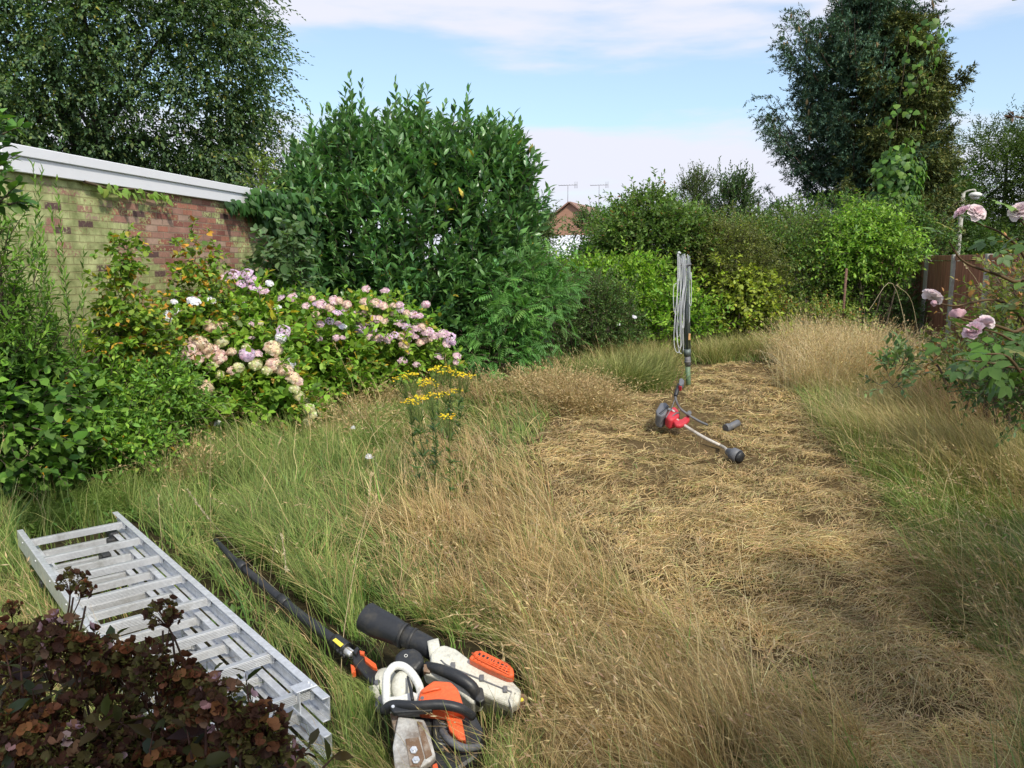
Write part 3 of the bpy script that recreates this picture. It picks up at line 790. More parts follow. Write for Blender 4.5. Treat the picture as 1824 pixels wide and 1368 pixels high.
# ---------------- conifers
def conifer(name, label, base, H, prof, pal, seed, nbr=110, z0=1.2, needle=.10, nw=.22, sub=9, lps=16, droop=.18, lean=(0, 0), bark=(.13, .09, .07), cone=0, tipup=.25, mat=None, cat='conifer'):
    """prof(t, az) -> branch length for height fraction t and azimuth"""
    rng = np.random.default_rng(seed); root = thing(name, label, cat, base)
    B0 = np.array(base, float)
    tk = Buf(); k_ = 14; tt = np.linspace(0, 1, k_)
    pth = B0[None]+np.stack([lean[0]*tt, lean[1]*tt, H*tt], 1)
    V, Fc = tubes(pth[None], np.linspace(.26, .02, k_)[None], 8); tk.add(V, Fc, np.array(bark)); build('trunk', tk, M_bark, root)
    t = np.sort(rng.random(nbr)**.8); az = rng.random(nbr)*6.283
    keep = (np.cos(az+math.pi/2) > -.3) | (rng.random(nbr) < .6)      # fewer on the far side
    t, az = t[keep], az[keep]; n = len(t)
    L_ = np.array([prof(a, b) for a, b in zip(t, az)])*rng.uniform(.72, 1.12, n)
    st = np.stack([B0[0]+lean[0]*t, B0[1]+lean[1]*t, z0+(H-z0)*t], 1)
    d = np.stack([np.cos(az), np.sin(az), np.zeros(n)], 1); K = 9; u = np.linspace(0, 1, K)
    rise = (.55*t-.12)[:, None]
    z = L_[:, None]*(rise*u - droop*np.sin(u*3.14) + tipup*u**3)
    br = st[:, None]+d[:, None]*L_[:, None, None]*u[None, :, None]; br[..., 2] += z
    lb = Buf(); V, Fc = tubes(br, np.linspace(.038, .006, K)[None]*np.ones((n, 1)), 4); lb.add(V, Fc, np.array(bark)*.8); build('branches', lb, M_bark, root)
    # side sprays along every branch
    m = n*sub; bi = np.repeat(np.arange(n), sub); uu = .22+.78*np.tile((np.arange(sub)+.5)/sub, n)+rng.normal(0, .03, m); uu = uu.clip(.1, 1)
    fi = uu*(K-1); i0 = fi.astype(int).clip(0, K-2); fr_ = (fi-i0)[:, None]
    pp = br[bi, i0]*(1-fr_)+br[bi, i0+1]*fr_
    sg = rng.choice([-1, 1], m)[:, None]; sd_ = np.stack([-d[bi, 1], d[bi, 0], np.zeros(m)], 1)*sg
    dd = norm(d[bi]*.8+sd_*rng.uniform(.2, 1.1, (m, 1))+np.array([0, 0, 1])*rng.normal(-.05, .25, (m, 1)))
    ll = rng.uniform(.35, .75, m)*np.clip(L_[bi]*.33, .35, 1.0)
    # twiglets on sprays
    q = 5; pos = (pp[:, None]+dd[:, None]*ll[:, None, None]*np.linspace(0, .8, q)[None, :, None]).reshape(-1, 3)+rng.normal(0, .03, (m*q, 3))
    d3 = norm(np.repeat(dd, q, 0)*.8+rng.normal(0, .5, (m*q, 3)))
    l3 = rng.uniform(.14, .3, m*q)*1.15
    sh = np.clip(rng.normal(1, .17, n), .6, 1.4)[bi].repeat(q)
    V, Fc, C = shoots_to_leaves(rng, pos, d3, l3, lps, quad_leaf(nw, .0, .0), needle, 48, .05, pal, shade=sh, grow=.2)
    b = Buf(); b.add(V, Fc, C); build('crown', b, mat or M_needle, root)
    if cone:
        idx = rng.choice(np.where((uu > .75) & (d[bi, 1] < .2))[0], cone); cb = Buf()
        pa = -np.array([0, 0, 1.])[None, None]*np.linspace(0, .2, 4)[None, :, None]
        V, Fc = tubes(pa, np.array([[.008, .034, .036, .008]]), 6); cb.add(V, Fc, np.array([.24, .17, .08])); o = build('cone', cb, M_stem); me = o.data; bpy.data.objects.remove(o)
        for i in idx:
            o = bpy.data.objects.new('cone', me); COL.objects.link(o); o.parent = root; o.location = Vector(pp[i]+dd[i]*.12)-Vector(root.location); o.rotation_euler = (rng.normal(0, .15), rng.normal(0, .15), 0)
    return root
SPRUCE = [(.05, .105, .078, 3), (.068, .135, .095, 2), (.038, .08, .06, 2), (.08, .105, .05, 1)]
OLIVEC = [(.10, .13, .045, 3), (.07, .10, .04, 3), (.14, .15, .05, 1.2), (.05, .08, .038, 2)]
def prof_spruce(t, az):
    b = 3.3*(1-t**3.4)**.6*(.80+.2*math.sin(3.3*t*6+az*2))
    if math.cos(az) > .2: b *= .8
    return max(b, .45)
Ys = 26.0
c = P(1515, 464, Ys)
conifer('spruce_tree', 'tall dark blue green spruce with hanging cones behind the hedge', (c[0]+.1, Ys, 0), 9.55, prof_spruce, SPRUCE, 21, nbr=300, z0=2.0, needle=.12, nw=.34, sub=17, lps=13, droop=.16, tipup=.3, cone=90)
def prof_ol(t, az): return max(1.95*(1-t**3)**.6*(.75+.25*math.sin(5*t*6+az*3)), .4)
c = P(1592, 464, Ys-1.6)
conifer('cypress_tree', 'olive brown conifer growing against the right side of the spruce', (c[0], Ys-1.6, 0), 8.55, prof_ol, OLIVEC, 22, nbr=230, z0=1.5, needle=.13, nw=.36, sub=15, lps=13, droop=.22, tipup=.05)

WILL = [(.06, .11, .035, 3), (.085, .14, .045, 2), (.04, .08, .03, 2)]
broadleaf_tree('willow', 'feathery willow behind the street lamp at the right edge', (19.5, 32, 0), 2.4,
    [E(1790, 320, 32, 1.9, 1.8, 1.9), E(1740, 380, 32, 1.5, 1.6, 1.6), E(1850, 330, 32, 2.2, 2, 2.2), E(1720, 430, 31, 1.2, 1.2, 1.0), E(1810, 400, 31.5, 1.6, 1.3, 1.0)],
    WILL, .17, 31, shoots=6000, lps=10, slen=.7, droop=.15, clump=110, clump_r=.42, limbs=22, T=quad_leaf(.24), up=.35, lump=.16)
broadleaf_tree('bushy_tree', 'dense dark green tree between the ivy covered conifer and the lamp post', (15.0, 29.5, 0), 2.0,
    [E(1660, 400, 29.5, 1.3, 1.3, 1.6), E(1650, 340, 29.8, .9, 1.0, 1.2), E(1680, 445, 29, 1.4, 1.2, .9)],
    DARK+[(.07, .12, .03, 2)], .16, 32, shoots=3600, lps=8, slen=.4, droop=.1, clump=90, clump_r=.35, limbs=10, up=.3)

# ivy on the conifer trunk
def ivy_sheet(name, label, loc, pts, nrm, pal, leaf, seed, group=None, stems=None, wid=.95, dens=1.0):
    """leaves hung over a set of surface points"""
    rng = np.random.default_rng(seed); root = thing(name, label, 'ivy', loc, group)
    n = len(pts); down = np.tile(np.array([0, 0, -1.]), (n, 1))
    Yv = norm(down+nrm*.35+rng.normal(0, .3, (n, 3))); X = norm(np.cross(Yv, nrm+rng.normal(0, .2, (n, 3)))); Z = np.cross(X, Yv)
    T = (np.array([[0, 0, 0], [-.48, .1, -.05], [-.42, .5, -.02], [0, 1, -.1], [.42, .5, -.02], [.48, .1, -.05], [0, .35, .06]]),
         np.array([[0, 6, 1], [1, 6, 2], [2, 6, 3], [3, 6, 4], [4, 6, 5], [5, 6, 0]]))
    V, Fc, m = place(T, pts, X, Yv, Z, leaf*rng.uniform(.55, 1.3, n))
    b = Buf(); b.add(V, Fc, np.repeat(pick(rng, n, pal), m, 0)); build('foliage', b, M_leaf, root)
    if stems is not None:
        bb = Buf()
        for s in stems: V, Fc = tubes(np.array(s)[None], np.linspace(.015, .006, len(s))[None], 4); bb.add(V, Fc, np.array([.10, .07, .04]))
        build('stems', bb, M_stem, root)
    return root
IVY = [(.10, .21, .03, 3), (.14, .26, .04, 2), (.05, .12, .025, 3)]
rng = np.random.default_rng(5); pts = []; nr = []
for (px, py, rx, rz, k) in ((1595, 315, .7, .8, 520), (1605, 225, .6, .6, 45), (1625, 110, .7, .8, 60), (1590, 365, .7, .5, 420), (1650, 60, .5, .3, 30)):
    e = P(px, py, Ys-4.0); d = norm(rng.normal(size=(k, 3))); d[:, 1] = -np.abs(d[:, 1])
    pts.append(e+d*np.array([rx, .7, rz])*rng.uniform(.7, 1.1, (k, 1))); nr.append(norm(d*np.array([1, .8, .6])))
ivy_sheet('ivy', 'bright large leaved ivy climbing the conifer trunk', (pts[0][0][0], Ys-3.0, 0), np.concatenate(pts), np.concatenate(nr), IVY, .15, 51,
          stems=[smooth_path([P(1600, 450, Ys-2.8)*np.array([1, 1, 0]), P(1590, 350, Ys-2.8), P(1600, 200, Ys-2.8), P(1620, 60, Ys-2.8)], 12)])

# ================================================================== laurel
Yl = 13.3
LE = [E(730, 480, Yl, 1.7, 1.6, 1.7), E(600, 400, Yl, .72, 1.0, 1.2), E(862, 400, Yl, .66, 1.0, 1.2), E(640, 320, Yl, .6, .8, .75), E(815, 325, Yl, .6, .8, .75), E(730, 320, Yl, .7, .9, .75), E(555, 360, Yl, .3, .5, .5), E(905, 370, Yl, .3, .5, .6), E(595, 560, Yl-.3, .8, 1.0, .8), E(855, 560, Yl-.3, .7, 1.0, .9), E(735, 560, Yl-.4, 1.2, 1.1, 1.1)]
tall = []
for (px, py, ln) in ((632, 235, .85), (640, 225, .7), (705, 235, .75), (712, 240, .6), (752, 235, .7), (745, 250, .5), (826, 240, .7), (835, 250, .6), (575, 265, .6), (592, 258, .6), (560, 290, .45), (610, 260, .45), (668, 250, .4), (860, 270, .5), (872, 262, .45), (905, 300, .4), (930, 320, .4), (775, 265, .35), (790, 262, .4), (685, 262, .4), (890, 290, .4), (540, 330, .4), (525, 345, .4), (620, 262, .6), (650, 245, .55), (700, 262, .5), (815, 262, .5)):
    q = P(px, py, Yl-random.Random(px).uniform(-.3, .3)); tall.append((q[0], q[1], q[2], ln))
shrub('laurel', 'large glossy dark green laurel bush with upright leading shoots beside the garage', 'shrub', LE, LAUREL+[(.09, .19, .06, 1.2), (.035, .085, .04, 1), (.30, .28, .05, .06)], leaf=.20, wid=.40, shoots=2100, slen=.46, lps=11, up=1.7, ang=54, droop=.06,
      clump=150, clump_r=.17, tip=(.14, .27, .09), mat=M_gloss, seed=61, stems=22, tall=tall, lump=.09, fill=.32, inner=.6)

# ash-like saplings at its right flank
PIN = [(.07, .19, .05, 3), (.10, .24, .06, 2), (.05, .14, .04, 2)]
def pinnate():
    V = []; Fc = []; 
    for k in range(6):
        y = .16+.13*k; s = .30*(1-.07*k)
        for sg in (-1, 1):
            b = len(V); V += [[0, y, 0], [sg*s*.5, y+.02, -.03], [sg*s*.5, y+.13, -.03], [sg*s, y+.12, -.12]]
            Fc += [[b, b+1, b+3], [b, b+3, b+2]]
    b = len(V); V += [[0, .93, 0], [-.06, 1.02, 0], [.06, 1.02, 0], [0, 1.2, -.08]]; Fc += [[b, b+3, b+1], [b, b+2, b+3]]
    b = len(V); V += [[-.008, 0, 0], [.008, 0, 0], [0, .95, 0]]; Fc += [[b, b+1, b+2]]
    V = np.array(V); V[:, 2] -= .25*V[:, 1]**2
    return V, np.array(Fc)
shrub('ash_sapling', 'leafy sapling with drooping feathered leaves against the right foot of the laurel', 'sapling',
      [E(890, 625, 11.7, .42, .4, .3), E(860, 645, 11.5, .35, .4, .22), E(905, 570, 11.9, .3, .4, .3)], PIN, leaf=.26, shoots=85, slen=.4, lps=5, up=.15, ang=62, droop=.25, clump=18, clump_r=.15, seed=62, T=pinnate(), stems=6)
shrub('ash_sapling', 'taller feathery sapling leaning right from the laurel towards the hedge', 'sapling',
      [E(945, 540, 12.3, .35, .4, .35), E(965, 520, 12.6, .28, .3, .25), E(925, 500, 12.4, .25, .3, .25)], PIN, leaf=.25, shoots=80, slen=.45, lps=5, up=.2, ang=62, droop=.25, clump=18, clump_r=.15, seed=63, T=pinnate(), stems=6)

# ================================================================== back hedge, shrub by shrub
HB = 'shrubs of the back hedge'
def hedge(name, label, ells, pal, leaf, seed, shoots, **k):
    kw = dict(slen=.27, lps=7, up=.5, ang=58, droop=.15, clump=max(24, shoots//26), clump_r=.19, lump=.2, fill=.24, group=HB)
    shoots = int(shoots*.8); leaf *= 1.25; pal = [(r*1.25, g*1.25, b*1.2, w_) for r, g, b, w_ in pal]
    kw.update(k)
    return shrub(name, label, 'shrub', ells, pal, leaf=leaf, shoots=shoots, seed=seed, **kw)
hedge('privet', 'small dark twiggy shrub right of the laurel foot', [E(1050, 560, 14.6, .75, .7, .62), E(1015, 590, 14.3, .5, .5, .45), E(1095, 590, 14.5, .4, .5, .4)], DARK+[(.07, .1, .04, 2)], .045, 71, 1500, slen=.2)
hedge('viburnum', 'big rounded green shrub left of the rotary airer', [E(1170, 450, 17.0, .98, 1.0, 1.0), E(1120, 435, 17.2, .65, .8, .6), E(1215, 440, 17.2, .7, .8, .6), E(1150, 375, 17.2, .45, .6, .35)], [(.065, .125, .035, 3), (.09, .16, .045, 2), (.045, .09, .03, 2), (.16, .10, .05, .15)], .085, 72, 2300, lps=8)
hedge('dogwood', 'bright yellow green shrub in front of the big rounded one', [E(1150, 520, 15.6, .75, .7, .6), E(1075, 500, 15.9, .6, .6, .35), E(1200, 570, 15.2, .55, .6, .5), E(1020, 500, 16.0, .4, .5, .3)], LIME, .09, 73, 1250, tip=(.22, .34, .05))
hedge('cotoneaster', 'olive brown fine leaved shrub right behind the rotary airer', [E(1290, 480, 16.6, .95, .9, .85), E(1330, 520, 16.2, .6, .7, .6), E(1250, 440, 16.8, .6, .6, .5)], OLIVE, .05, 74, 3000, slen=.22, lps=8, lump=.12)
hedge('bramble', 'yellow green climber spilling down the olive shrub', [E(1330, 540, 15.5, .5, .3, .5), E(1300, 500, 15.6, .35, .3, .35), E(1365, 580, 15.4, .35, .3, .3)], [(.2, .27, .04, 3), (.14, .2, .035, 2), (.09, .13, .03, 1)], .085, 75, 420, lps=6, up=-.1, droop=.4, wid=.75)
hedge('hawthorn', 'wide mid green shrub filling the middle of the back hedge', [E(1400, 475, 17.6, 1.0, 1.0, .85), E(1450, 435, 18, .8, .9, .65), E(1345, 430, 18, .55, .8, .42), E(1440, 530, 17, 1.0, .8, .6)], [(.06, .12, .03, 3), (.085, .155, .04, 2), (.04, .085, .025, 2), (.12, .14, .04, 1)], .065, 76, 2800)
hedge('forsythia', 'rounded bright lime green shrub above the rusty stake', [E(1555, 445, 16.8, .6, .6, .55), E(1515, 465, 16.6, .45, .45, .5), E(1590, 465, 16.7, .36, .4, .45), E(1548, 405, 17, .4, .4, .3), E(1500, 430, 16.8, .25, .3, .3)], [(.10, .21, .03, 3), (.14, .26, .045, 2), (.06, .14, .03, 2)], .095, 77, 1000, tip=(.26, .4, .06), wid=.42, ang=70, droop=.3)
hedge('yew', 'low dark shrub in the shade under the lime green one', [E(1570, 550, 17.2, .8, .6, .55), E(1500, 560, 17.3, .6, .6, .5), E(1620, 520, 18, .4, .5, .8)], DARK, .06, 78, 1300)
hedge('bramble', 'low tangled bramble patch at the foot of the hedge near the stake', [E(1430, 570, 15.6, .8, .5, .35), E(1500, 585, 15.4, .5, .4, .25), E(1370, 575, 15.4, .3, .3, .3)], [(.09, .15, .04, 3), (.15, .2, .05, 2), (.2, .12, .05, .6)], .07, 79, 620, droop=.3)
hedge('elder', 'loose grey green shrub rising above the back hedge at the left', [E(955, 405, 20, .3, .5, .3), E(945, 430, 20, .4, .6, .4), E(1052, 402, 20.5, .3, .4, .3)], [(.07, .12, .05, 3), (.05, .09, .04, 2)], .08, 80, 520)
hedge('elder', 'rough green shrub in front of the white gable', [E(1000, 492, 17.6, .5, .5, .2), E(1060, 492, 17.4, .4, .5, .2), E(965, 500, 17, .4, .5, .24)], [(.09, .15, .05, 3), (.06, .10, .04, 2)], .07, 81, 520)
def sparse_tree(label, px, py0, py1, Y, wpx, seed, leaf=.11, pal=None):
    tall_ = []; rg = random.Random(seed); s = Y/F
    ells = [E(px, (py0*.35+py1*.65), Y, wpx*s*.5, wpx*s*.45, (py1-py0)*s*.42), E(px+wpx*.1, py0*.6+py1*.4, Y, wpx*s*.3, wpx*s*.3, (py1-py0)*s*.32)]
    for k in range(7):
        q = P(px+rg.uniform(-.5, .5)*wpx, py0+rg.uniform(.15, .5)*(py1-py0), Y); tall_.append((q[0], q[1], q[2], .5+rg.random()*.25))
    return shrub('bay_tree', label, 'tree', ells, pal or [(.05, .10, .05, 3), (.07, .13, .06, 2), (.035, .07, .035, 1)], leaf=leaf, wid=.4, shoots=330, slen=.35, lps=8, up=1.0, ang=50, droop=0, clump=26, clump_r=.15, seed=seed, tall=tall_, group='slender trees above the back hedge', stems=10)
sparse_tree('slender dark leaved tree with pointed shoots rising above the hedge, just left of the spruce', 1308, 306, 420, 21, 58, 91)
sparse_tree('thin open topped tree above the hedge, directly over the rotary airer', 1236, 306, 420, 22, 50, 92, leaf=.09, pal=[(.08, .13, .06, 3), (.06, .10, .05, 2)])
# mid hedge fill behind: one long run of background shrubs
hedge('laurustinus', 'dull green background shrub below the two slender trees', [E(1270, 425, 20, 1.2, .8, .4), E(1200, 425, 20, .7, .8, .4), E(1370, 425, 20.5, 1.0, .8, .42), E(1300, 460, 20, 1.5, .8, .6)], [(.075, .12, .04, 3), (.05, .09, .03, 2), (.1, .14, .05, 1)], .08, 82, 1300)
hedge('holly', 'dark shrub under the spruce at the right end of the hedge', [E(1500, 410, 21, 1.4, .9, .7), E(1600, 430, 21.5, 1.3, .9, .8), E(1420, 400, 21, .8, .8, .6)], DARK+[(.08, .13, .03, 2)], .09, 83, 1500)
hedge('beech', 'plain green shrub behind the dark twiggy one, right of the laurel', [E(1090, 460, 18.4, .8, .8, .5), E(985, 520, 15.8, .7, .7, .5), E(1110, 405, 19, .5, .6, .35)], GREEN, .08, 84, 1300)

# ================================================================== grass
TAN = [(.46, .345, .165, 3), (.56, .44, .235, 1.6), (.30, .21, .095, 2.2), (.38, .24, .105, 1.4), (.22, .25, .065, 1.8)]
STRAW = [(.56, .44, .23, 3), (.46, .35, .17, 3), (.62, .50, .29, 1), (.36, .26, .12, 2)]
GRN = [(.125, .235, .045, 3), (.09, .175, .038, 2), (.19, .28, .065, 2), (.27, .29, .10, 1.5)]
DGRN = [(.06, .12, .028, 3), (.09, .16, .035, 2), (.12, .15, .05, 1)]
def scatter_ground(rng, n, y0=1.9, y1=17.5, k=.74, power=1.0):
    """roots on the ground in a wedge that reaches past both sides of the picture; thinner far away"""
    u = rng.random(n*2)
    Y = (y0**(1-power+1e-6) + u*(y1**(1-power+1e-6)-y0**(1-power+1e-6)))**(1/(1-power+1e-6)) if power != 1 else y0*(y1/y0)**u
    X = (rng.random(n*2)*2-1)*(k*Y+1.2)
    return X[:n], Y[:n]
def blades(rng, x, y, h, lean, lam, wid, pal, curve=1.0, k=5, ztop=None, twist=.6, tipc=None, head=None):
    n = len(x); z0 = height(x, y)-.01
    t = np.linspace(0, 1, k)[None, :]
    up = h[:, None]*(t*np.cos(lam)[:, None]*1.0 + (1-np.cos(lam))[:, None]*t*(1-t)*.9)
    out_ = h[:, None]*np.sin(lam)[:, None]*t**(1+curve*.6)
    ld = np.stack([np.cos(lean), np.sin(lean)], 1)
    pa = np.stack([x[:, None]+ld[:, 0:1]*out_, y[:, None]+ld[:, 1:2]*out_, z0[:, None]+up], -1)
    pa[:, 1:] += rng.normal(0, .012, (n, k-1, 3))*h[:, None, None]
    side = np.stack([-ld[:, 1], ld[:, 0], np.zeros(n)], 1)
    side = norm(side + np.stack([ld[:, 0], ld[:, 1], np.zeros(n)], 1)*rng.normal(0, twist, (n, 1)) + rng.normal(0, .25, (n, 3)))
    ww = wid[:, None]*(1-.88*t**1.6)
    V, Fc = strips(pa, ww, side)
    c = np.clip(pick(rng, n, pal)*rng.normal(1, .16, (n, 1)), .01, .9)
    C = np.repeat(c, k*2, 0).reshape(n, k, 2, 3)
    if tipc is not None:
        f = (t**1.5)[:, :, None, None]*.75
        C = C*(1-f) + np.array(tipc)*f*(c.sum(1)/c.sum(1).mean())[:, None, None, None]
    return V, Fc, np.clip(C.reshape(-1, 3), .01, .9), pa
rng = np.random.default_rng(100)
def pm(px, py, poly, soft): return poly_mask(px, py, poly, soft)
def region(x, y):
    z = np.zeros_like(x); px, py = project(np.stack([x, y, z], -1)); return px, py
# keep-out: inside shrubs and the garage
def outside(x, y):
    wd_ = (x-W0[0])*WN[0]+(y-W0[1])*WN[1]
    ok = wd_ > .03
    for (cx, cy, rx, ry) in ((-1.7, 13.4, 1.7, 1.3), (-3.1, 6.9, .35, .35), (-2.9, 8.7, .6, .45), (-1.75, 10.3, .8, .4)):
        ok &= ((x-cx)/rx)**2+((y-cy)/ry)**2 > 1
    return ok
MACH = []            # spots kept short so that the tools lie on top: (x, y, radius)
MACHPX = [(120, 980, 620, 1290)]
LADP = np.array([G(210, 910, .2)[:2], G(30, 940, .2)[:2], G(400, 1330, .2)[:2], G(600, 1250, .2)[:2]])
POLEP = np.array([G(375, 945)[:2]+[-.02, .08], G(340, 975)[:2], G(620, 1230)[:2], G(680, 1200)[:2]])
SAWP = np.array([G(650, 1085)[:2], G(640, 1120)[:2], G(660, 1380)[:2], G(880, 1380)[:2], G(950, 1240)[:2], G(900, 1140)[:2], G(760, 1110)[:2]])
STRP = np.array([G(1165, 715)[:2], G(1170, 765)[:2], G(1290, 830)[:2], G(1330, 825)[:2], G(1320, 745)[:2], G(1230, 700)[:2]])
def keep_low(x, y):
    return np.maximum.reduce([poly_mask(x, y, LADP, .05), poly_mask(x, y, POLEP, .03), poly_mask(x, y, SAWP, .05)])

TOOLPX = [[(205, 900), (24, 935), (140, 1120), (520, 1320), (560, 1320), (598, 1235), (400, 1060)], [(380, 955), (410, 975), (620, 1140), (690, 1200), (680, 1230), (600, 1180), (440, 1045)],
          [(650, 1080), (690, 1090), (800, 1145), (860, 1150), (920, 1185), (935, 1230), (920, 1265), (870, 1290), (860, 1368), (700, 1375), (690, 1270), (668, 1215), (720, 1150), (650, 1120)],
          [(1165, 730), (1178, 712), (1198, 712), (1205, 672), (1222, 672), (1212, 715), (1262, 752), (1232, 760), (1288, 792), (1318, 810), (1316, 826), (1296, 815), (1276, 800), (1210, 762), (1185, 752)], [(1288, 760), (1314, 746), (1320, 756), (1296, 770)]]
def over_tools(pa):
    n, k, _ = pa.shape; px, py = project(pa.reshape(-1, 3)); bad = np.zeros(n*k, bool)
    for pl in TOOLPX:
        a = np.array(pl); c = (px > a[:, 0].min()-20) & (px < a[:, 0].max()+20) & (py > a[:, 1].min()-20) & (py < a[:, 1].max()+20)
        w_ = np.where(c)[0]; bad[w_] |= poly_mask(px[w_], py[w_], pl, 3) > .3
    return bad.reshape(n, k).any(1)
def n2(x, y, s, seed): return vnoise(x, y, s*.42, seed)
def grass_layer(name, n, dens, hfun, lamfun, leanfun, pal, wbase, power=1.35, curve=1, tipc=None, k=5, seed=1, y0=1.9, y1=17.5, label=None, widk=.00075, maxw=.012):
    rg = np.random.default_rng(seed)
    x, y = scatter_ground(rg, n, y0=y0, y1=y1, power=power)
    px, py = region(x, y)
    d = dens(x, y, px, py)
    ok = (rg.random(n) < d) & outside(x, y)
    kl = keep_low(x, y); ok &= rg.random(n) > kl*.35
    x, y, px, py, kl = x[ok], y[ok], px[ok], py[ok], kl[ok]; m = len(x)
    # tussocks: blades gathered towards irregular centres, each tussock with its own height, tone and lie
    cs = .17; ci = np.floor(x/cs+.35*n2(x, y, 9, 61)); cj = np.floor(y/cs); k1, k2, k3, k4 = (hsh(ci, cj, q) for q in (1, 2, 3, 4))
    tx = (ci+.2+.6*k1)*cs; ty = (cj+.2+.6*k2)*cs; pull = rg.uniform(.0, .6, m); ox, oy = x-tx, y-ty
    x = tx+ox*(1-pull); y = ty+oy*(1-pull)
    h = hfun(x, y, px, py)*rg.uniform(.5, 1.3, m)*(.62+.8*k3); h = np.where(kl > .1, np.minimum(h, .13), h)
    lam = np.clip(lamfun(x, y, px, py)+rg.normal(0, .32, m), -.2, 1.5)
    fl = leanfun(x, y, px, py)+rg.normal(0, .6, m)+(k4-.5)*1.3
    lx = np.cos(fl)+ox/cs*1.1; ly = np.sin(fl)+oy/cs*1.1; lean = np.arctan2(ly, lx); tone = .78+.44*k2
    wd_ = np.minimum(wbase+widk*y, maxw)*rg.uniform(.6, 1.3, m)
    st_ = rg.bit_generator.state; pa = blades(rg, x, y, h, lean, lam, wd_, pal, curve, k, tipc=tipc)[3]
    bad = over_tools(pa) & (rg.random(m) < .96) & (h > np.where(px > 1000, .05, .12))
    bad &= ~((rg.random(m) < .05) & (h > .3))
    q_ = ~bad; x, y, h, lean, lam, wd_, tone = x[q_], y[q_], h[q_], lean[q_], lam[q_], wd_[q_], tone[q_]
    V, Fc, C, pa = blades(rg, x, y, h, lean, lam, wd_, pal, curve, k, tipc=tipc)
    C = np.clip(C*np.repeat(tone, 2*k)[:, None], .01, .9)
    b = Buf(); b.add(V, Fc, C)
    o = build(name, b, M_grass); tag(o, label, 'grass', kind='stuff')
    return pa, h, rg
cutm = lambda x, y: cut_mask(x, y, .12)
# tan swathe in the middle, green to the left, mixed at the right, bright fringe at the back
TANP = [(700, 760), (860, 730), (1000, 760), (1090, 960), (1330, 1150), (1560, 1270), (1600, 1500), (950, 1500), (960, 1240), (820, 1120), (660, 1040), (640, 930), (740, 880)]
def tan_w(px, py):
    return poly_mask(px, py, TANP, 90)
def right_w(px, py): return smooth01(px-(py-600)*.22, 1400, 1560)
def lean_f(x, y, px, py):        # combed towards the left, swirling
    a = math.pi*.92 + .7*n2(x, y, .9, 21)
    return a
def green_w(x, y, px, py):
    g = .90-.52*tan_w(px, py) + .45*n2(x, y, 1.6, 22) + .3*n2(x, y, 4.5, 29) - .12*right_w(px, py)
    g += .55*smooth01(1240-py, 0, 200)*smooth01(820-px, 0, 250)*.6
    return np.clip(g, .06, .97)
def near_cut(x, y): return cut_mask(x, y, .9)
def clump_h(x, y): return 1+.42*n2(x, y, 3.2, 23)+.2*n2(x, y, 8, 24)
pa1, h1, _ = grass_layer('green_grass', 370000, lambda x, y, px, py: (1-cutm(x, y))*green_w(x, y, px, py),
    lambda x, y, px, py: .24*clump_h(x, y)*(1-.35*tan_w(px, py)), lambda x, y, px, py: .75+.35*n2(x, y, 2, 25)+.3*tan_w(px, py), lean_f, GRN, .0024, seed=2, tipc=(.27, .30, .09),
    label='green grass growing through the unmown part of the lawn')
pa2, h2, _ = grass_layer('dry_grass', 370000, lambda x, y, px, py: (1-cutm(x, y))*np.clip(1.08-green_w(x, y, px, py), .10, 1),
    lambda x, y, px, py: .29*clump_h(x, y)*(1-.45*near_cut(x, y)), lambda x, y, px, py: 1.0+.3*n2(x, y, 2, 26), lean_f, TAN, .0019, seed=3, tipc=(.50, .36, .175), curve=1.2,
    label='tan dry grass lying over to the left around the mown patch')
# long pale flowering stalks
paS, hS, _ = grass_layer('seed_stalks', 17000, lambda x, y, px, py: (1-cutm(x, y))*np.clip(.28+.6*tan_w(px, py)+.25*right_w(px, py)+.55*n2(x, y, 2.2, 27), .04, 1),
    lambda x, y, px, py: .55*clump_h(x, y), lambda x, y, px, py: .85+.25*n2(x, y, 1.5, 28), lean_f, STRAW, .0016, seed=4, k=7, widk=.0005, curve=1.4, power=1.5,
    label='long pale flowering grass stalks bending to the left')
# feathery seed heads on the stalks
rg = np.random.default_rng(9)
sel = rg.random(len(paS)) < .55; tips = paS[sel]; m = len(tips)
q = 9; tt = np.linspace(0, 1, q); e1 = tips[:, -2][:, None]; e2 = tips[:, -1][:, None]
pp = (e1*(1-tt[None, :, None])+e2*tt[None, :, None]*1.0).reshape(-1, 3)
dv = norm(e2-e1).repeat(q, 1).reshape(-1, 3)
dd = norm(dv*.9+rg.normal(0, .45, dv.shape)); X = norm(np.cross(dd, rg.normal(size=dd.shape))); Z = np.cross(X, dd)
sz = (.020*(1+.06*pp[:, 1]))*rg.uniform(.6, 1.4, len(pp))
V, Fc, mm = place(quad_leaf(.2, 0, 0), pp, X, dd, Z, sz)
b = Buf(); b.add(V, Fc, np.repeat(pick(rg, len(pp), STRAW+[(.42, .30, .19, 3)]), mm, 0))
tag(build('seed_heads', b, M_grass), 'feathery tan seed heads at the tips of the long grass', 'grass', kind='stuff')

grass_layer('broad_grass', 30000, lambda x, y, px, py: (1-cutm(x, y))*np.clip(green_w(x, y, px, py)*1.1-.1, .05, 1), lambda x, y, px, py: .27*clump_h(x, y), lambda x, y, px, py: .85+.3*n2(x, y, 2, 66), lean_f,
    [(.11, .24, .04, 3), (.16, .30, .06, 2), (.30, .34, .12, 1), (.07, .16, .04, 2)], .0055, seed=6, k=6, maxw=.013, tipc=(.25, .30, .10), label='broad bladed coarse grass among the finer grass')
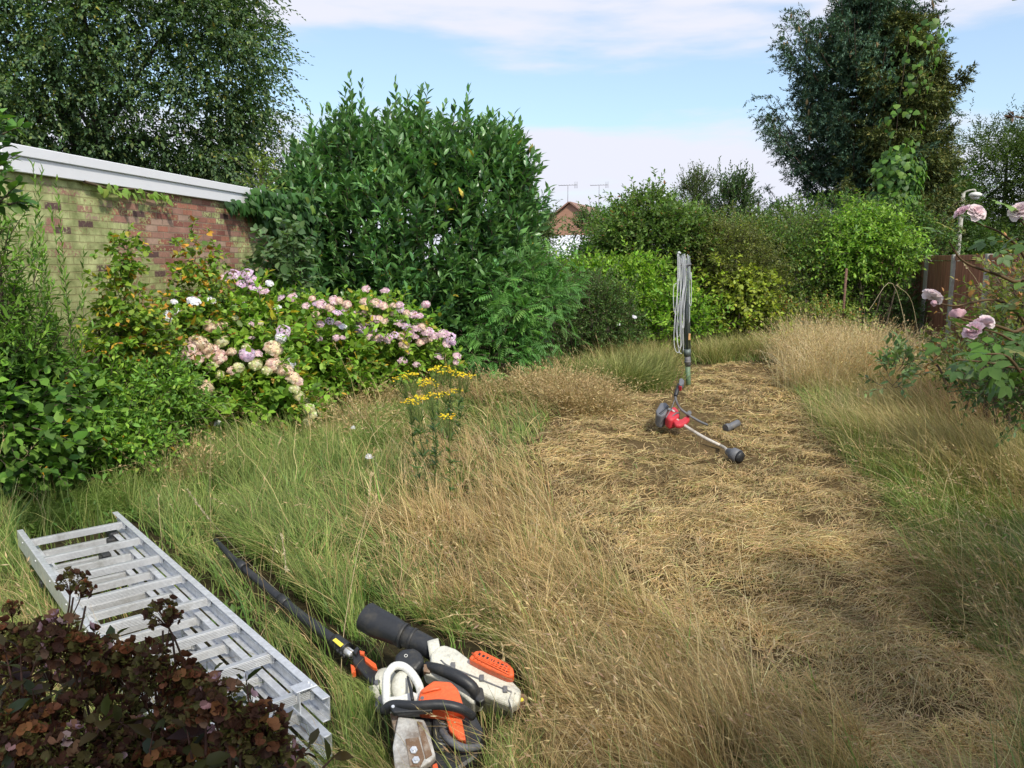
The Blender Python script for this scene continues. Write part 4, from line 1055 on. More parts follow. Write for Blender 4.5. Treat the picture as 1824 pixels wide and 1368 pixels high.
# low broadleaved weeds in the green part
rg = np.random.default_rng(67); x, y = scatter_ground(rg, 5200, y0=2.2, y1=13, power=1.2); px, py = region(x, y)
ok = (rg.random(len(x)) < (1-cutm(x, y))*np.clip(green_w(x, y, px, py)-.35, 0, 1)*.6) & outside(x, y) & (keep_low(x, y) < .1) & (n2(x, y, 3, 68) > .1)
x, y = x[ok], y[ok]; m = len(x); ps = np.stack([x, y, height(x, y)+.03], 1); dd = norm(np.stack([rg.normal(0, .4, m), rg.normal(0, .4, m), np.ones(m)], 1))
V, Fc, C = shoots_to_leaves(rg, ps, dd, rg.uniform(.08, .2, m), 6, tri_leaf(.5), .05, 70, .1, [(.06, .13, .03, 3), (.09, .18, .035, 2)]); b = Buf(); b.add(V, Fc, C)
tag(build('weeds', b, M_leaf), 'low broad leaved weeds scattered through the green grass', 'weeds', kind='stuff')

# ---------------- mown hay: short flat fibres, matted in tufts
def hay(name, n, L0, pal, wid, seed, zamp, label, power=1.3, soft=.22, swirl=1.4):
    rg = np.random.default_rng(seed)
    x, y = scatter_ground(rg, n, y0=1.9, y1=13.4, power=power); 
    ok = rg.random(n) < cut_mask(x, y, soft)
    cl = .80+.75*n2(x, y, 7, 31)+.6*n2(x, y, 17, 32)
    for (hx, hy, hr) in ((1300, 1068, .10), (1570, 990, .11), (1265, 803, .13), (1240, 745, .1), (1015, 975, .09), (1360, 1190, .16), (1330, 735, .1), (1180, 850, .1), (1440, 940, .09), (1130, 800, .12)):
        hp = G(hx, hy); cl = cl-1.6*np.exp(-(((x-hp[0])/1.5)**2+(y-hp[1])**2)/hr**2)
    ok &= rg.random(n) < np.clip(cl, .06, 1)
    x, y = x[ok], y[ok]; m = len(x)
    a = .15+swirl*n2(x, y, 1.6, 33)+rg.normal(0, .75, m)
    L_ = L0*rg.uniform(.4, 1.4, m); k = 4; t = np.linspace(-.5, .5, k)[None]
    bend = rg.normal(0, .5, m)[:, None]
    ax = a[:, None]+bend*t*2
    sx = np.cumsum(np.cos(ax), 1)/k*L_[:, None]; sy = np.cumsum(np.sin(ax), 1)/k*L_[:, None]
    X_ = x[:, None]+sx; Y_ = y[:, None]+sy
    z = height(X_.ravel(), Y_.ravel()).reshape(X_.shape)
    mound = .012+.045*np.clip(n2(x, y, 5, 34), -.3, 1)+.02*np.clip(n2(x, y, 12, 35), 0, 1)
    z = z+(rg.random(m)*zamp)[:, None]*(1+0*t)+mound[:, None]+rg.normal(0, .006, m)[:, None]*t*4+(rg.random(m)*.016)[:, None]*(1-4*t**2)
    pa = np.stack([X_, Y_, z], -1)
    side = norm(np.stack([-np.sin(a), np.cos(a), rg.normal(0, .5, m)], 1))
    ww = (wid+.0006*y)[:, None]*(1-.5*np.linspace(0, 1, k)[None])*rg.uniform(.6, 1.3, (m, 1))
    ok = ~(over_tools(pa) & (rg.random(m) < .9)); pa, ww, side = pa[ok], ww[ok], side[ok]; m = len(pa)
    V, Fc = strips(pa, ww, side); b = Buf(); cc_ = pick(rg, m, pal)*(1+.28*n2(pa[:, 0, 0], pa[:, 0, 1], 9, 37)+.15*n2(pa[:, 0, 0], pa[:, 0, 1], 2, 38))[:, None]; b.add(V, Fc, np.repeat(np.clip(cc_, .01, .9), k*2, 0))
    tag(build(name, b, M_grass), label, 'hay', kind='stuff')
HAY = [(.61, .46, .225, 3), (.49, .36, .17, 3), (.70, .55, .30, 1.6), (.31, .21, .095, 1.4), (.33, .33, .12, 1)]
hay('cut_hay', 500000, .15, HAY, .0011, 41, .016, 'matted tan hay lying over the mown patch')
hay('loose_hay', 26000, .28, STRAW, .0010, 42, .035, 'longer loose straw strewn on top of the mown patch', soft=.35)
grass_layer('stubble', 26000, lambda x, y, px, py: cutm(x, y)*np.clip(.35+.6*n2(x, y, 3, 44), .05, 1), lambda x, y, px, py: .05+0*x, lambda x, y, px, py: .6+0*x, lean_f, GRN+[(.3, .26, .1, 4)], .002, seed=5, k=3, y1=12.6, label='short stubble between the strands of hay')

# ---------------- fringe of long upright grass along the back and tufts
def tuft(name, label, spots, pal, n, h, spread, wid=.006, seed=1, lam=.55, tipc=None, kind='stuff', heads=False, lean0=None):
    rg = np.random.default_rng(seed); b = Buf(); hb = Buf()
    for (px, py, sx, sy, f) in spots:
        g = G(px, py); k = int(n*f)
        x = g[0]+rg.normal(0, 1, k)*sx; y = g[1]+rg.normal(0, 1, k)*sy
        hh = h*f**.6*rg.uniform(.35, 1.25, k); az = np.arctan2(y-g[1], x-g[0])+rg.normal(0, .7, k) if lean0 is None else lean0+rg.normal(0, .6, k)
        V, Fc, C, pa = blades(rg, x, y, hh, az, np.clip(rg.normal(lam, .25, k)+rg.random()*.35, 0, 1.45), wid*rg.uniform(.6, 1.3, k), pal, 1.2, 5, tipc=tipc); b.add(V, Fc, C)
        if heads:
            tp = pa[:, -2:][:: 2]; q = 6; tt = np.linspace(-.4, 1, q)
            pp = (tp[:, 0:1]*(1-tt[None, :, None])+tp[:, 1:2]*tt[None, :, None]).reshape(-1, 3); dd = norm(np.repeat(tp[:, 1]-tp[:, 0], q, 0)*8+rg.normal(0, .45, (len(pp), 3)))
            X = norm(np.cross(dd, rg.normal(size=dd.shape))); V, Fc, mm = place(quad_leaf(.3, 0, 0), pp, X, dd, np.cross(X, dd), .035*rg.uniform(.6, 1.3, len(pp)))
            hb.add(V, Fc, np.repeat(pick(rg, len(pp), STRAW), mm, 0))
    if hb.n: b.F += [f+b.n for f in hb.F]; b.V += hb.V; b.C += hb.C; b.n += hb.n
    return tag(build(name, b, M_grass), label, 'grass', kind=kind)
YG = [(.26, .30, .08, 3), (.18, .26, .05, 2), (.38, .36, .13, 2)]
rr = random.Random(3)
sp = [(1240+q*9+rr.uniform(-5, 5), 642+rr.uniform(-14, 6), .13, .25, rr.uniform(.6, 1.2)) for q in range(-20, 36)]
tuft('fringe_grass', 'yellow green long grass standing along the far edge of the mown patch', [s for s in sp if not (1175 < s[0] < 1262 and s[1] > 636)], YG+[(.42, .34, .17, 3), (.12, .18, .04, 2)], 560, .44, .1, .0075, 51, .62, tipc=(.46, .41, .19))
sp = [(1420+q*7+rr.uniform(-5, 5), 655+rr.uniform(-25, 40)+abs(q-10)*1.2, .14, .3, rr.uniform(.6, 1.2)) for q in range(0, 26)]
tuft('pale_grass', 'tall bleached straw coloured grass clump right of the rotary airer', sp, [(.58, .48, .29, 3), (.46, .37, .19, 2), (.66, .57, .37, 2)], 520, .74, .1, .0065, 52, .40, heads=True)
tuft('tufted_grass', 'deep green tussock at the left corner of the mown patch', [(1120, 690, .22, .22, 1), (1155, 672, .2, .2, .8), (1085, 680, .18, .2, .7)], [(.15, .24, .05, 3), (.10, .18, .035, 3), (.3, .3, .1, 1)], 2300, .52, .1, .008, 53, .55, tipc=(.42, .38, .16))
tuft('tufted_grass', 'brown feathery tussock leaning over beside the deep green one', [(1025, 725, .2, .22, 1), (1000, 705, .22, .2, .9), (1060, 735, .15, .15, .6), (975, 690, .2, .2, .5)], [(.36, .26, .13, 3), (.28, .21, .10, 2), (.2, .2, .07, 3)], 1300, .48, .1, .0065, 54, .75, tipc=(.52, .36, .2), heads=True)
sp = [(1480+q*16+rr.uniform(-12, 12), 700+rr.uniform(-60, 130)+q*3, .2, .3, rr.uniform(.6, 1.2)) for q in range(0, 26)]
tuft('rough_grass', 'rough yellow green grass banked along the right side below the roses', sp, [(.20, .26, .06, 3), (.36, .33, .13, 3), (.46, .37, .18, 2)], 1100, .55, .1, .0055, 55, .65, tipc=(.48, .38, .2), lean0=math.pi*.9)
sp = [(240+q*26+rr.uniform(-15, 15), 880-q*6+rr.uniform(-26, 20), .16, .2, rr.uniform(.5, 1.1)) for q in range(-9, 22)]
tuft('lush_grass', 'bright green grass along the foot of the hydrangeas', sp, [(.12, .24, .04, 3), (.17, .30, .055, 2), (.25, .3, .09, 1)], 900, .28, .1, .0055, 56, .8, tipc=(.28, .34, .1))
sp = [(x_, y_, .10, .12, rr.uniform(.5, 1)) for x_, y_ in ((330, 860), (280, 840), (610, 745), (660, 735), (720, 730), (800, 715), (850, 715), (905, 705), (950, 690), (580, 790), (640, 770))]
tuft('wispy_grass', 'wispy brown grass tufts fading out in front of the flowering shrubs', sp, [(.42, .32, .17, 3), (.33, .25, .12, 2)], 420, .42, .1, .0045, 57, .6, heads=True)

# single long stalks that stand out in the photograph
def stalk(label, pts, r=.0022, headlen=.0, col=(.55, .45, .27), width=.008):
    pa = smooth_path(pts, 16); b = Buf(); V, Fc = tubes(pa[None], np.linspace(r, r*.5, 16)[None], 4); b.add(V, Fc, np.array(col))
    if headlen:
        rg = np.random.default_rng(int(abs(pts[0][0])*1000)); k = int(headlen*240); L_ = np.linalg.norm(np.diff(pa, axis=0), axis=1).sum()
        tt = 1-rg.random(k)*headlen/L_; ii = (tt*15).astype(int).clip(0, 14); pp = pa[ii]+(pa[ii+1]-pa[ii])*(tt*15-ii)[:, None]
        dd = norm(norm(pa[ii+1]-pa[ii])*1.2+rg.normal(0, .45, (k, 3))); X = norm(np.cross(dd, rg.normal(size=dd.shape)))
        V, Fc, mm = place(quad_leaf(.3, 0, 0), pp, X, dd, np.cross(X, dd), width*2.2*rg.uniform(.6, 1.2, k)); b.add(V, Fc, np.repeat(np.tile(np.array(col)*1.05, (k, 1)), mm, 0))
    o = build('grass_stalk', b, M_grass); tag(o, label, 'grass stalk', 'tall single grass stalks')
    return o
stalk('longest pale grass stalk arching up left of the leaf blower nozzle', [G(606, 1235), P(612, 1130, 3.35), P(632, 1010, 3.55), P(655, 900, 3.75), P(662, 842, 3.85)], .0022, .22)
stalk('thick seeded grass stalk lying along the far end of the black pole', [G(690, 1205, .05), P(560, 1110, 3.45), P(450, 1010, 4.2), P(395, 950, 4.6), P(365, 915, 4.9), P(333, 872, 5.3)], .0024, .75, (.42, .36, .24), .011)
stalk('short seeded grass stalk bending right between pole and blower', [G(480, 1040), P(488, 980, 4.1), P(500, 950, 4.05), P(510, 1015, 3.9)], .0022, .2, (.55, .48, .32), .010)
stalk('thin grass stalk crossing in front of the leaf blower grille', [G(885, 1368), P(893, 1290, 2.75), P(898, 1220, 2.85), P(895, 1150, 2.95)], .0016, .14)
stalk('straight pale stalk slanting at the right of the leaf blower', [G(1000, 1268), P(975, 1235, 3.0), P(948, 1198, 3.1)], .0028, 0, (.6, .5, .33))
stalk('grass stalk with a seed head in front of the chainsaw', [G(815, 1400), P(822, 1310, 2.55), P(815, 1240, 2.65)], .0016, .12)
stalk('pale stalk standing among the foreground grass left of the blower', [G(430, 1000), P(455, 900, 4.9), P(490, 810, 5.0), P(500, 780, 5.05)], .0018, .2)
stalk('thin vertical stalk in front of the hydrangea foot', [G(376, 960), P(374, 860, 5.0), P(376, 770, 5.1)], .0016, 0)
stalk('bent straw stalk above the ladder head', [G(290, 985), P(285, 930, 4.7), P(282, 880, 4.8)], .002, .1)

# ================================================================== hydrangeas
HG = [(.13, .26, .035, 3), (.18, .32, .05, 2), (.08, .18, .03, 2), (.30, .30, .04, .35), (.45, .33, .05, .12)]
H1 = [E(425, 665, 8.4, .62, .5, .50), E(330, 660, 8.0, .32, .35, .40), E(500, 705, 8.2, .28, .35, .30), E(380, 590, 8.5, .42, .4, .28), E(460, 605, 8.6, .5, .45, .28), E(420, 725, 8.0, .42, .35, .2)]
H2 = [E(650, 620, 10.1, .72, .5, .50), E(575, 620, 9.5, .45, .45, .48), E(735, 640, 10.3, .42, .45, .34), E(600, 695, 9.3, .35, .35, .28), E(670, 585, 10.2, .5, .45, .28), E(570, 655, 9.3, .42, .4, .36)]
H3 = [E(435, 560, 9.4, .38, .3, .32), E(505, 575, 9.6, .36, .35, .3)]
HK = dict(wid=.56, slen=.26, lps=7, up=.5, ang=66, droop=.18, clump_r=.14, lump=.12, bark=(.16, .10, .06), inner=.5)
h1 = shrub('hydrangea', 'hydrangea bush with faded cream and blush flower heads in the middle of the border', 'hydrangea', H1, HG, leaf=.125, shoots=430, clump=60, seed=201, **HK)
h2 = shrub('hydrangea', 'hydrangea bush thick with pink flower heads in front of the laurel', 'hydrangea', H2, HG, leaf=.125, shoots=560, clump=80, seed=202, **HK)
h3 = shrub('hydrangea', 'smaller hydrangea with lilac lacecap heads against the brick wall', 'hydrangea', H3, HG, leaf=.115, shoots=150, clump=30, seed=203, **HK)
def floret_head(seed, R, kind, pal, fl=.022):
    """domed head of four petalled florets, local coordinates, +Z out"""
    rg = np.random.default_rng(seed); b = Buf()
    n = 70 if kind == 'mop' else 34
    k = np.arange(n)+.5; ph = k*2.39996; 
    if kind == 'mop': th = np.arccos(1-1.05*k/n)
    else: th = np.where(np.arange(n) < 22, .95+rg.normal(0, .13, n), rg.uniform(.1, .8, n))
    nd = np.stack([np.sin(th)*np.cos(ph), np.sin(th)*np.sin(ph), np.cos(th)], 1)
    c = nd*np.array([R, R, R*(.75 if kind == 'mop' else .45)])*rg.uniform(.88, 1.08, (n, 1))
    nd = norm(nd+rg.normal(0, .25, nd.shape)+(0 if kind == 'mop' else np.array([0, 0, .5])))
    t0 = norm(np.cross(nd, rg.normal(size=nd.shape))); t1 = np.cross(nd, t0)
    petal = (np.array([[0, 0, 0], [-.5, .55, .12], [0, 1.05, -.05], [.5, .55, .12]]), np.array([[0, 3, 2, 1]]))
    cc = pick(rg, n, pal)
    for a in range(4):
        an = a*math.pi/2; Yv = t0*math.cos(an)+t1*math.sin(an); Xv = np.cross(Yv, nd)
        V, Fc, m = place(petal, c, Xv, Yv, nd, fl*rg.uniform(.7, 1.15, n)); b.add(V, Fc, np.repeat(cc*rg.uniform(.9, 1.08, (n, 1)), m, 0))
    if kind != 'mop':            # fertile centre
        q = 70; a = rg.random(q)*6.28; r_ = np.sqrt(rg.random(q))*R*.75; p = np.stack([r_*np.cos(a), r_*np.sin(a), R*.42-r_**2/R*.3], 1)
        up = np.tile(np.array([0, 0, 1.]), (q, 1)); X = norm(np.cross(up, rg.normal(size=(q, 3)))); V, Fc, m = place(quad_leaf(.9, 0, 0), p, X, norm(X*.2+np.cross(up, X)), up, np.full(q, .010))
        b.add(V, Fc, np.repeat(pick(rg, q, [(.30, .22, .28, 1), (.25, .28, .15, 1)]), m, 0))
    # stalk below
    V, Fc = tubes(np.array([[[0, 0, -R*1.3], [0, 0, 0], [0, 0, R*.3]]]), np.array([[.004, .004, .002]]), 4); b.add(V, Fc, np.array([.14, .16, .06]))
    V = np.concatenate(b.V)
    o = build('flower_head', b, M_petal); me = o.data; bpy.data.objects.remove(o)
    return me
PINK = [(.76, .54, .62, 3), (.82, .64, .70, 2), (.66, .42, .54, 1), (.82, .68, .64, 1.4)]
LILAC = [(.70, .52, .70, 3), (.78, .62, .78, 2), (.62, .44, .60, 1)]
CREAM = [(.80, .66, .48, 3), (.78, .58, .46, 2), (.84, .76, .58, 2), (.66, .46, .36, 1)]
BLUSH = [(.82, .60, .52, 3), (.84, .70, .58, 2), (.70, .46, .42, 1)]
WHITE = [(.86, .84, .90, 3), (.78, .76, .88, 1)]
LIMEW = [(.66, .66, .36, 3), (.74, .72, .50, 2), (.5, .54, .22, 1)]
HEADS = {}
for key, R, kd, pal in (('P', .075, 'lace', PINK), ('p', .062, 'mop', PINK), ('L', .085, 'lace', LILAC), ('l', .07, 'mop', LILAC), ('C', .075, 'mop', CREAM), ('B', .07, 'mop', BLUSH), ('W', .062, 'mop', WHITE), ('G', .07, 'mop', LIMEW), ('w', .05, 'lace', WHITE)):
    HEADS[key] = [floret_head(300+ord(key)*3+v, R*(1+.1*v), kd, pal) for v in (0, 1)]
def add_heads(root, ells, lst, name='flower_head', jitter=0, inset=-.02):
    rg = random.Random(len(lst))
    for (px, py, key, s) in lst:
        p, nn = ray_ells(px, py, ells, .20)
        me = HEADS[key][rg.randrange(2)]
        o = bpy.data.objects.new(name, me); COL.objects.link(o); o.parent = root
        o.location = Vector(p)-Vector(root.location)
        toc = norm(-p+np.array([0, 0, CAM_Z]))
        d = Vector(norm(nn*.6+np.array([0, 0, .75])+toc*.45+np.array([rg.gauss(0, .2), rg.gauss(0, .2), 0])))
        o.rotation_euler = d.to_track_quat('Z', 'Y').to_euler(); s *= .86; o.scale = (s*rg.uniform(.85, 1.15),)*2+(s,)
add_heads(h3, H3, [(432, 508, 'L', 1.1), (455, 514, 'L', 1), (415, 490, 'L', 1.05), (440, 488, 'L', .9), (400, 495, 'P', .9), (425, 540, 'L', 1), (460, 545, 'P', .8), (480, 505, 'w', 1), (500, 533, 'L', 1.1), (520, 530, 'P', .9), (448, 498, 'L', .9), (494, 548, 'w', 1.1), (485, 560, 'P', .9), (380, 508, 'P', .7), (470, 520, 'P', .8)])
rx_ = random.Random(32)
add_heads(h1, H1, [(rx_.uniform(300, 470), rx_.uniform(560, 640), rx_.choice('GBCw'), rx_.uniform(.5, .85)) for _ in range(14)]+[(345, 537, 'w', 1.2), (372, 536, 'w', 1.4), (360, 532, 'P', .9), (310, 538, 'w', .8), (297, 565, 'W', 1.15), (315, 555, 'w', .8), (455, 578, 'P', 1.0), (505, 590, 'L', 1.15), (500, 602, 'W', .9), (448, 603, 'P', .6),
    (300, 585, 'G', 1.2), (312, 600, 'C', .9), (345, 572, 'B', .8), (335, 620, 'B', 1.2), (352, 612, 'C', 1.2), (368, 622, 'C', 1.1), (380, 583, 'C', 1.3), (395, 608, 'G', 1), (328, 634, 'B', 1.1), (350, 638, 'B', 1), (391, 636, 'B', 1.15), (440, 632, 'l', 1.1), (460, 630, 'P', .7), (487, 622, 'C', 1.35), (380, 650, 'G', .9),
    (336, 690, 'C', 1.1), (325, 702, 'G', 1.1), (335, 708, 'G', .9), (363, 692, 'C', 1.3), (300, 678, 'C', .7), (425, 655, 'G', .8), (413, 660, 'B', .6), (455, 650, 'G', 1), (495, 652, 'C', 1.2), (508, 662, 'C', 1.2), (516, 648, 'W', .95), (522, 674, 'C', 1.05), (530, 680, 'B', .9), (484, 648, 'B', .9), (476, 660, 'G', .8), (525, 694, 'G', .9), (533, 706, 'G', .9), (542, 716, 'G', .85), (550, 728, 'G', .85), (556, 740, 'G', .8), (548, 752, 'G', .7), (388, 755, 'w', .9), (344, 770, 'G', .7), (392, 668, 'G', .7)])
rx_ = random.Random(31)
add_heads(h2, H2, [(560+rx_.random()*200, 533+rx_.random()*75, rx_.choice('PPBLp'), rx_.uniform(.6, .95)) for _ in range(34)]+[(652, 515, 'P', 1.0), (686, 519, 'P', .9), (572, 542, 'P', 1.0), (588, 548, 'B', .8), (595, 535, 'P', .9), (545, 545, 'P', .7), (618, 543, 'B', .9), (634, 560, 'P', 1), (610, 556, 'L', 1.1), (624, 565, 'L', .9), (608, 582, 'w', 1.3), (640, 588, 'l', 1.2), (650, 592, 'l', .9), (650, 538, 'B', .8), (668, 540, 'B', .9), (682, 545, 'B', .8), (700, 545, 'B', .7), (709, 578, 'P', 1.1), (722, 580, 'L', 1.1), (735, 562, 'P', 1.0), (742, 585, 'P', 1), (728, 594, 'P', 1.1), (714, 600, 'B', .9), (690, 602, 'P', .9), (674, 604, 'P', .9), (660, 600, 'P', .8), (762, 592, 'P', 1), (774, 600, 'P', 1), (764, 606, 'B', .8), (790, 596, 'P', 1.1), (802, 602, 'L', 1), (807, 611, 'l', .7), (796, 612, 'P', .9), (748, 610, 'B', .8), (720, 614, 'B', .9), (726, 624, 'B', .7), (782, 636, 'P', .9), (814, 634, 'P', .9), (812, 645, 'P', .7), (717, 643, 'P', .8), (742, 650, 'P', .75), (738, 600, 'P', .9), (700, 560, 'B', .6), (610, 602, 'P', .6), (556, 532, 'B', .6)])

pv = [o for o in COL.objects if o.name == 'privet'][0]
add_heads(pv, [E(1110, 575, 14.2, .3, .3, .3)], [(1130, 565, 'w', 1.0), (1102, 578, 'w', .7)], 'flower')

# ================================================================== the rest of the left border
VINE = [(.10, .20, .03, 3), (.16, .27, .04, 3), (.07, .14, .03, 2), (.30, .28, .04, .6), (.42, .28, .04, .3), (.25, .12, .03, .3)]
shrub('climber', 'column of leafy climber with yellowing leaves, the left of two against the brick wall', 'climber',
      [E(224, 455, 7.05, .10, .12, .16), E(222, 530, 7.0, .17, .15, .3), E(222, 610, 6.9, .25, .2, .3), E(270, 610, 7.2, .22, .2, .22)], VINE, leaf=.075, wid=.7, shoots=230, slen=.12, lps=6, up=.2, ang=70, droop=.3, clump=50, clump_r=.09, seed=211, stems=8)
shrub('climber', 'column of leafy climber with orange tinted leaves, the right of two against the brick wall', 'climber',
      [E(350, 455, 8.35, .11, .12, .18), E(355, 520, 8.2, .25, .18, .24), E(385, 560, 8.5, .18, .2, .15), E(300, 580, 7.8, .2, .18, .16), E(330, 580, 8.0, .34, .25, .26)], VINE+[(.45, .25, .04, .7)], leaf=.075, wid=.7, shoots=260, slen=.11, lps=6, up=.2, ang=70, droop=.3, clump=50, clump_r=.09, seed=212, stems=8)
shrub('mock_orange', 'bright leafy shrub with a few yellow leaves low at the left before the climbers', 'shrub',
      [E(225, 735, 6.6, .34, .35, .34), E(160, 755, 6.4, .30, .35, .33), E(285, 715, 6.9, .26, .3, .28), E(200, 800, 6.25, .36, .35, .24), E(120, 785, 6.3, .24, .3, .25)],
      [(.13, .26, .04, 3), (.18, .33, .055, 2), (.09, .18, .035, 2), (.5, .36, .04, .06)], leaf=.08, wid=.42, shoots=820, slen=.22, lps=9, up=.55, ang=62, droop=.22, clump=90, clump_r=.10, tip=(.15, .30, .06), seed=213, stems=14, inner=.55)
# tall leafy stems at the left edge
rg = random.Random(8); tl = []
for (px, py, Y) in ((20, 330, 5.9), (55, 345, 6.1), (88, 305, 6.3), (100, 330, 6.25), (35, 420, 5.8), (68, 400, 6.0), (112, 380, 6.3), (6, 400, 5.7), (80, 440, 5.9), (48, 470, 5.7), (118, 450, 6.3), (-30, 300, 5.6), (-60, 330, 5.5), (25, 380, 5.9), (96, 420, 6.1)):
    tp = P(px, py, Y); zb = .55; tl.append((tp[0]+rg.uniform(-.05, .05), tp[1], zb, (tp[2]-zb)*1.0))
shrub('golden_rod', 'tall leafy stems rising in front of the lime painted bricks at the left edge', 'tall plant',
      [E(50, 640, 5.8, .28, .3, .22), E(0, 590, 5.6, .3, .3, .35), E(-60, 520, 5.4, .3, .3, .6)], [(.09, .20, .035, 3), (.13, .26, .045, 2), (.06, .13, .03, 2)], leaf=.095, wid=.24, shoots=170, slen=.25, lps=11, up=1.1, ang=62, droop=.15, clump=40, clump_r=.12, tall=tl, seed=214)
shrub('bindweed', 'dark tangle of large heart shaped leaves at the left edge below the tall stems', 'climber',
      [E(35, 725, 5.8, .36, .3, .32), E(-30, 740, 5.5, .4, .4, .4), E(80, 690, 6.1, .22, .25, .18), E(20, 800, 5.6, .4, .3, .22)], [(.07, .16, .03, 3), (.11, .23, .04, 2), (.04, .10, .025, 2), (.5, .3, .03, .08)], leaf=.10, wid=.75, shoots=300, slen=.2, lps=6, up=.2, ang=75, droop=.35, clump=30, clump_r=.12, seed=215)
sp_ = [P(-6, 300, 3.3), P(4, 255, 3.3)]
shrub('lilac', 'blurred near leaves poking into the left edge at fascia height', 'shrub', [E(-50, 290, 3.4, .08, .1, .2)], GREEN, leaf=.075, wid=.6, shoots=42, slen=.12, lps=6, up=.8, clump=10, clump_r=.05, seed=216, stems=0)

# ivy and the small fig-like sapling where the wall meets the laurel
rng = np.random.default_rng(71)
def wall_at(px): Y = 4.95/(.152-1.02*(px-912)/F); return (Y-W0[1])/WD[1]
pts = []; k = 1500
while len(pts) < k:
    s = rng.uniform(3.4, 5.2); z = rng.uniform(.6, 2.66)
    edge = 4.55-.62*smooth01(np.array([z]), 1.9, 2.45)[0]+.15*math.sin(z*7)
    if s > edge+rng.normal(0, .08): pts.append(wall_pt(s, z, rng.uniform(.03, .28)+.22*(s > 4.7)))
for s in np.linspace(3.3, 4.2, 70): pts.append(wall_pt(s+rng.normal(0, .03), 2.44+rng.normal(0, .035)-.05*(4.2-s), rng.uniform(.05, .12)))
for s in np.linspace(4.0, 5.2, 120): pts.append(wall_pt(s+rng.normal(0, .03), 2.55+rng.normal(0, .09), rng.uniform(.09, .2)))
pts = np.array(pts); nr = norm(np.tile(WN, (len(pts), 1))+rng.normal(0, .3, (len(pts), 3)))
ivy_sheet('ivy', 'dark green ivy covering the far end of the brick wall up to the fascia', tuple(wall_pt(4.9, 0, .1)), pts, nr, [(.05, .12, .035, 3), (.07, .17, .045, 2), (.035, .08, .03, 1), (.15, .24, .04, .2)], .105, 72)
pts = []
for s in np.linspace(1.0, 2.15, 46): pts.append(wall_pt(s+rng.normal(0, .02), 2.41+rng.normal(0, .02), rng.uniform(.04, .1)))
pts = np.array(pts); nr = norm(np.tile(WN, (len(pts), 1))+rng.normal(0, .3, (len(pts), 3)))
ivy_sheet('ivy', 'thin pale strand of ivy running just under the white fascia', tuple(wall_pt(1.6, 2.3, .05)), pts, nr, [(.22, .36, .06, 3), (.3, .42, .09, 1)], .075, 73,
          stems=[[wall_pt(s, 2.42+.02*math.sin(s*9), .05) for s in np.linspace(.85, 2.15, 8)]])
c = P(500, 440, 10.0)
shrub('fig_sapling', 'blue green sapling with broad leaves on a thin stem in front of the ivy', 'sapling', [E(500, 455, 9.9, .28, .25, .35), E(510, 490, 9.9, .3, .25, .25)], [(.07, .14, .07, 3), (.10, .18, .09, 2)], leaf=.13, wid=.75, shoots=70, slen=.2, lps=5, up=.3, ang=70, droop=.2, clump=12, clump_r=.1, seed=217, stems=3, base=(c[0], c[1], 0))
# spray of arching shoots over the fascia end
shrub('buddleia', 'thin arching spray reaching over the roof edge left of the laurel', 'shrub', [E(468, 320, 11.4, .16, .2, .25), E(440, 290, 11.5, .1, .1, .15)], [(.16, .25, .06, 3), (.11, .18, .05, 2)], leaf=.08, wid=.5, shoots=22, slen=.3, lps=8, up=1.0, clump=6, clump_r=.06, seed=218, stems=3)

# ================================================================== ragwort: yellow heads on tall thin stems
me_rag = None
def ragwort(label, spots, seed):
    rg = np.random.default_rng(seed)
    b0 = spots[0]; root = thing('ragwort', label, 'wildflower', tuple(b0[0]), 'ragwort plants')
    sb = Buf(); lb = Buf()
    for (base, top) in spots:
        base = np.array(base); top = np.array(top)
        pa = smooth_path([base, (base+top)/2+rg.normal(0, .015, 3), top], 10)
        V, Fc = tubes(pa[None], np.linspace(.0045, .0025, 10)[None], 5); sb.add(V, Fc, np.array([.10, .13, .04]))
        k = 34; tt = rg.random(k)*.85; ii = (tt*9).astype(int); pp = pa[ii]
        dd = norm(np.stack([rg.normal(size=k), rg.normal(size=k), np.full(k, .7)], 1)); X = norm(np.cross(dd, np.tile(UZ, (k, 1)))); 
        V, Fc, m = place(tri_leaf(.28), pp, X, dd, np.cross(X, dd), .075*rg.uniform(.6, 1.3, k)); lb.add(V, Fc, np.repeat(pick(rg, k, [(.08, .15, .05, 2), (.12, .2, .06, 1)]), m, 0))
        fb = Buf(); q = 26; a = rg.random(q)*6.28; r_ = np.sqrt(rg.random(q))*.085; fp = top+np.stack([r_*np.cos(a), r_*np.sin(a), .03-r_*.25+rg.normal(0, .008, q)], 1)
        j0 = pa[7]; br = np.stack([np.tile(j0, (q, 1)), (fp+j0)/2+[0, 0, -.01], fp], 1); V, Fc = tubes(br, np.array([[.0018, .0014, .001]]), 3); sb.add(V, Fc, np.array([.14, .2, .05]))
        N_ = 9; an = np.arange(N_)/N_*6.283
        disc = np.concatenate([[[0, 0, .25]], np.stack([np.cos(an)*(1-.35*(np.arange(N_) % 2)), np.sin(an)*(1-.35*(np.arange(N_) % 2)), 0*an], 1)]); df = np.array([[0, 1+i, 1+(i+1) % N_] for i in range(N_)])
        nd = norm(np.stack([rg.normal(0, .3, q), rg.normal(0, .3, q)-.3, np.ones(q)], 1)); X = norm(np.cross(nd, rg.normal(size=(q, 3)))); V, Fc, m = place((disc, df), fp, X, np.cross(nd, X), nd, .0105*rg.uniform(.7, 1.25, q))
        fb.add(V, Fc, np.repeat(pick(rg, q, [(.80, .60, .03, 4), (.7, .46, .03, 1)]), m, 0)); build('flower_cluster', fb, M_petal, root)
    build('stems', sb, M_stem, root); build('leaves', lb, M_leaf, root)
def rs(bx, by, tx, ty):
    b = G(bx, by); return (b, P(tx, ty, b[1]+.02))
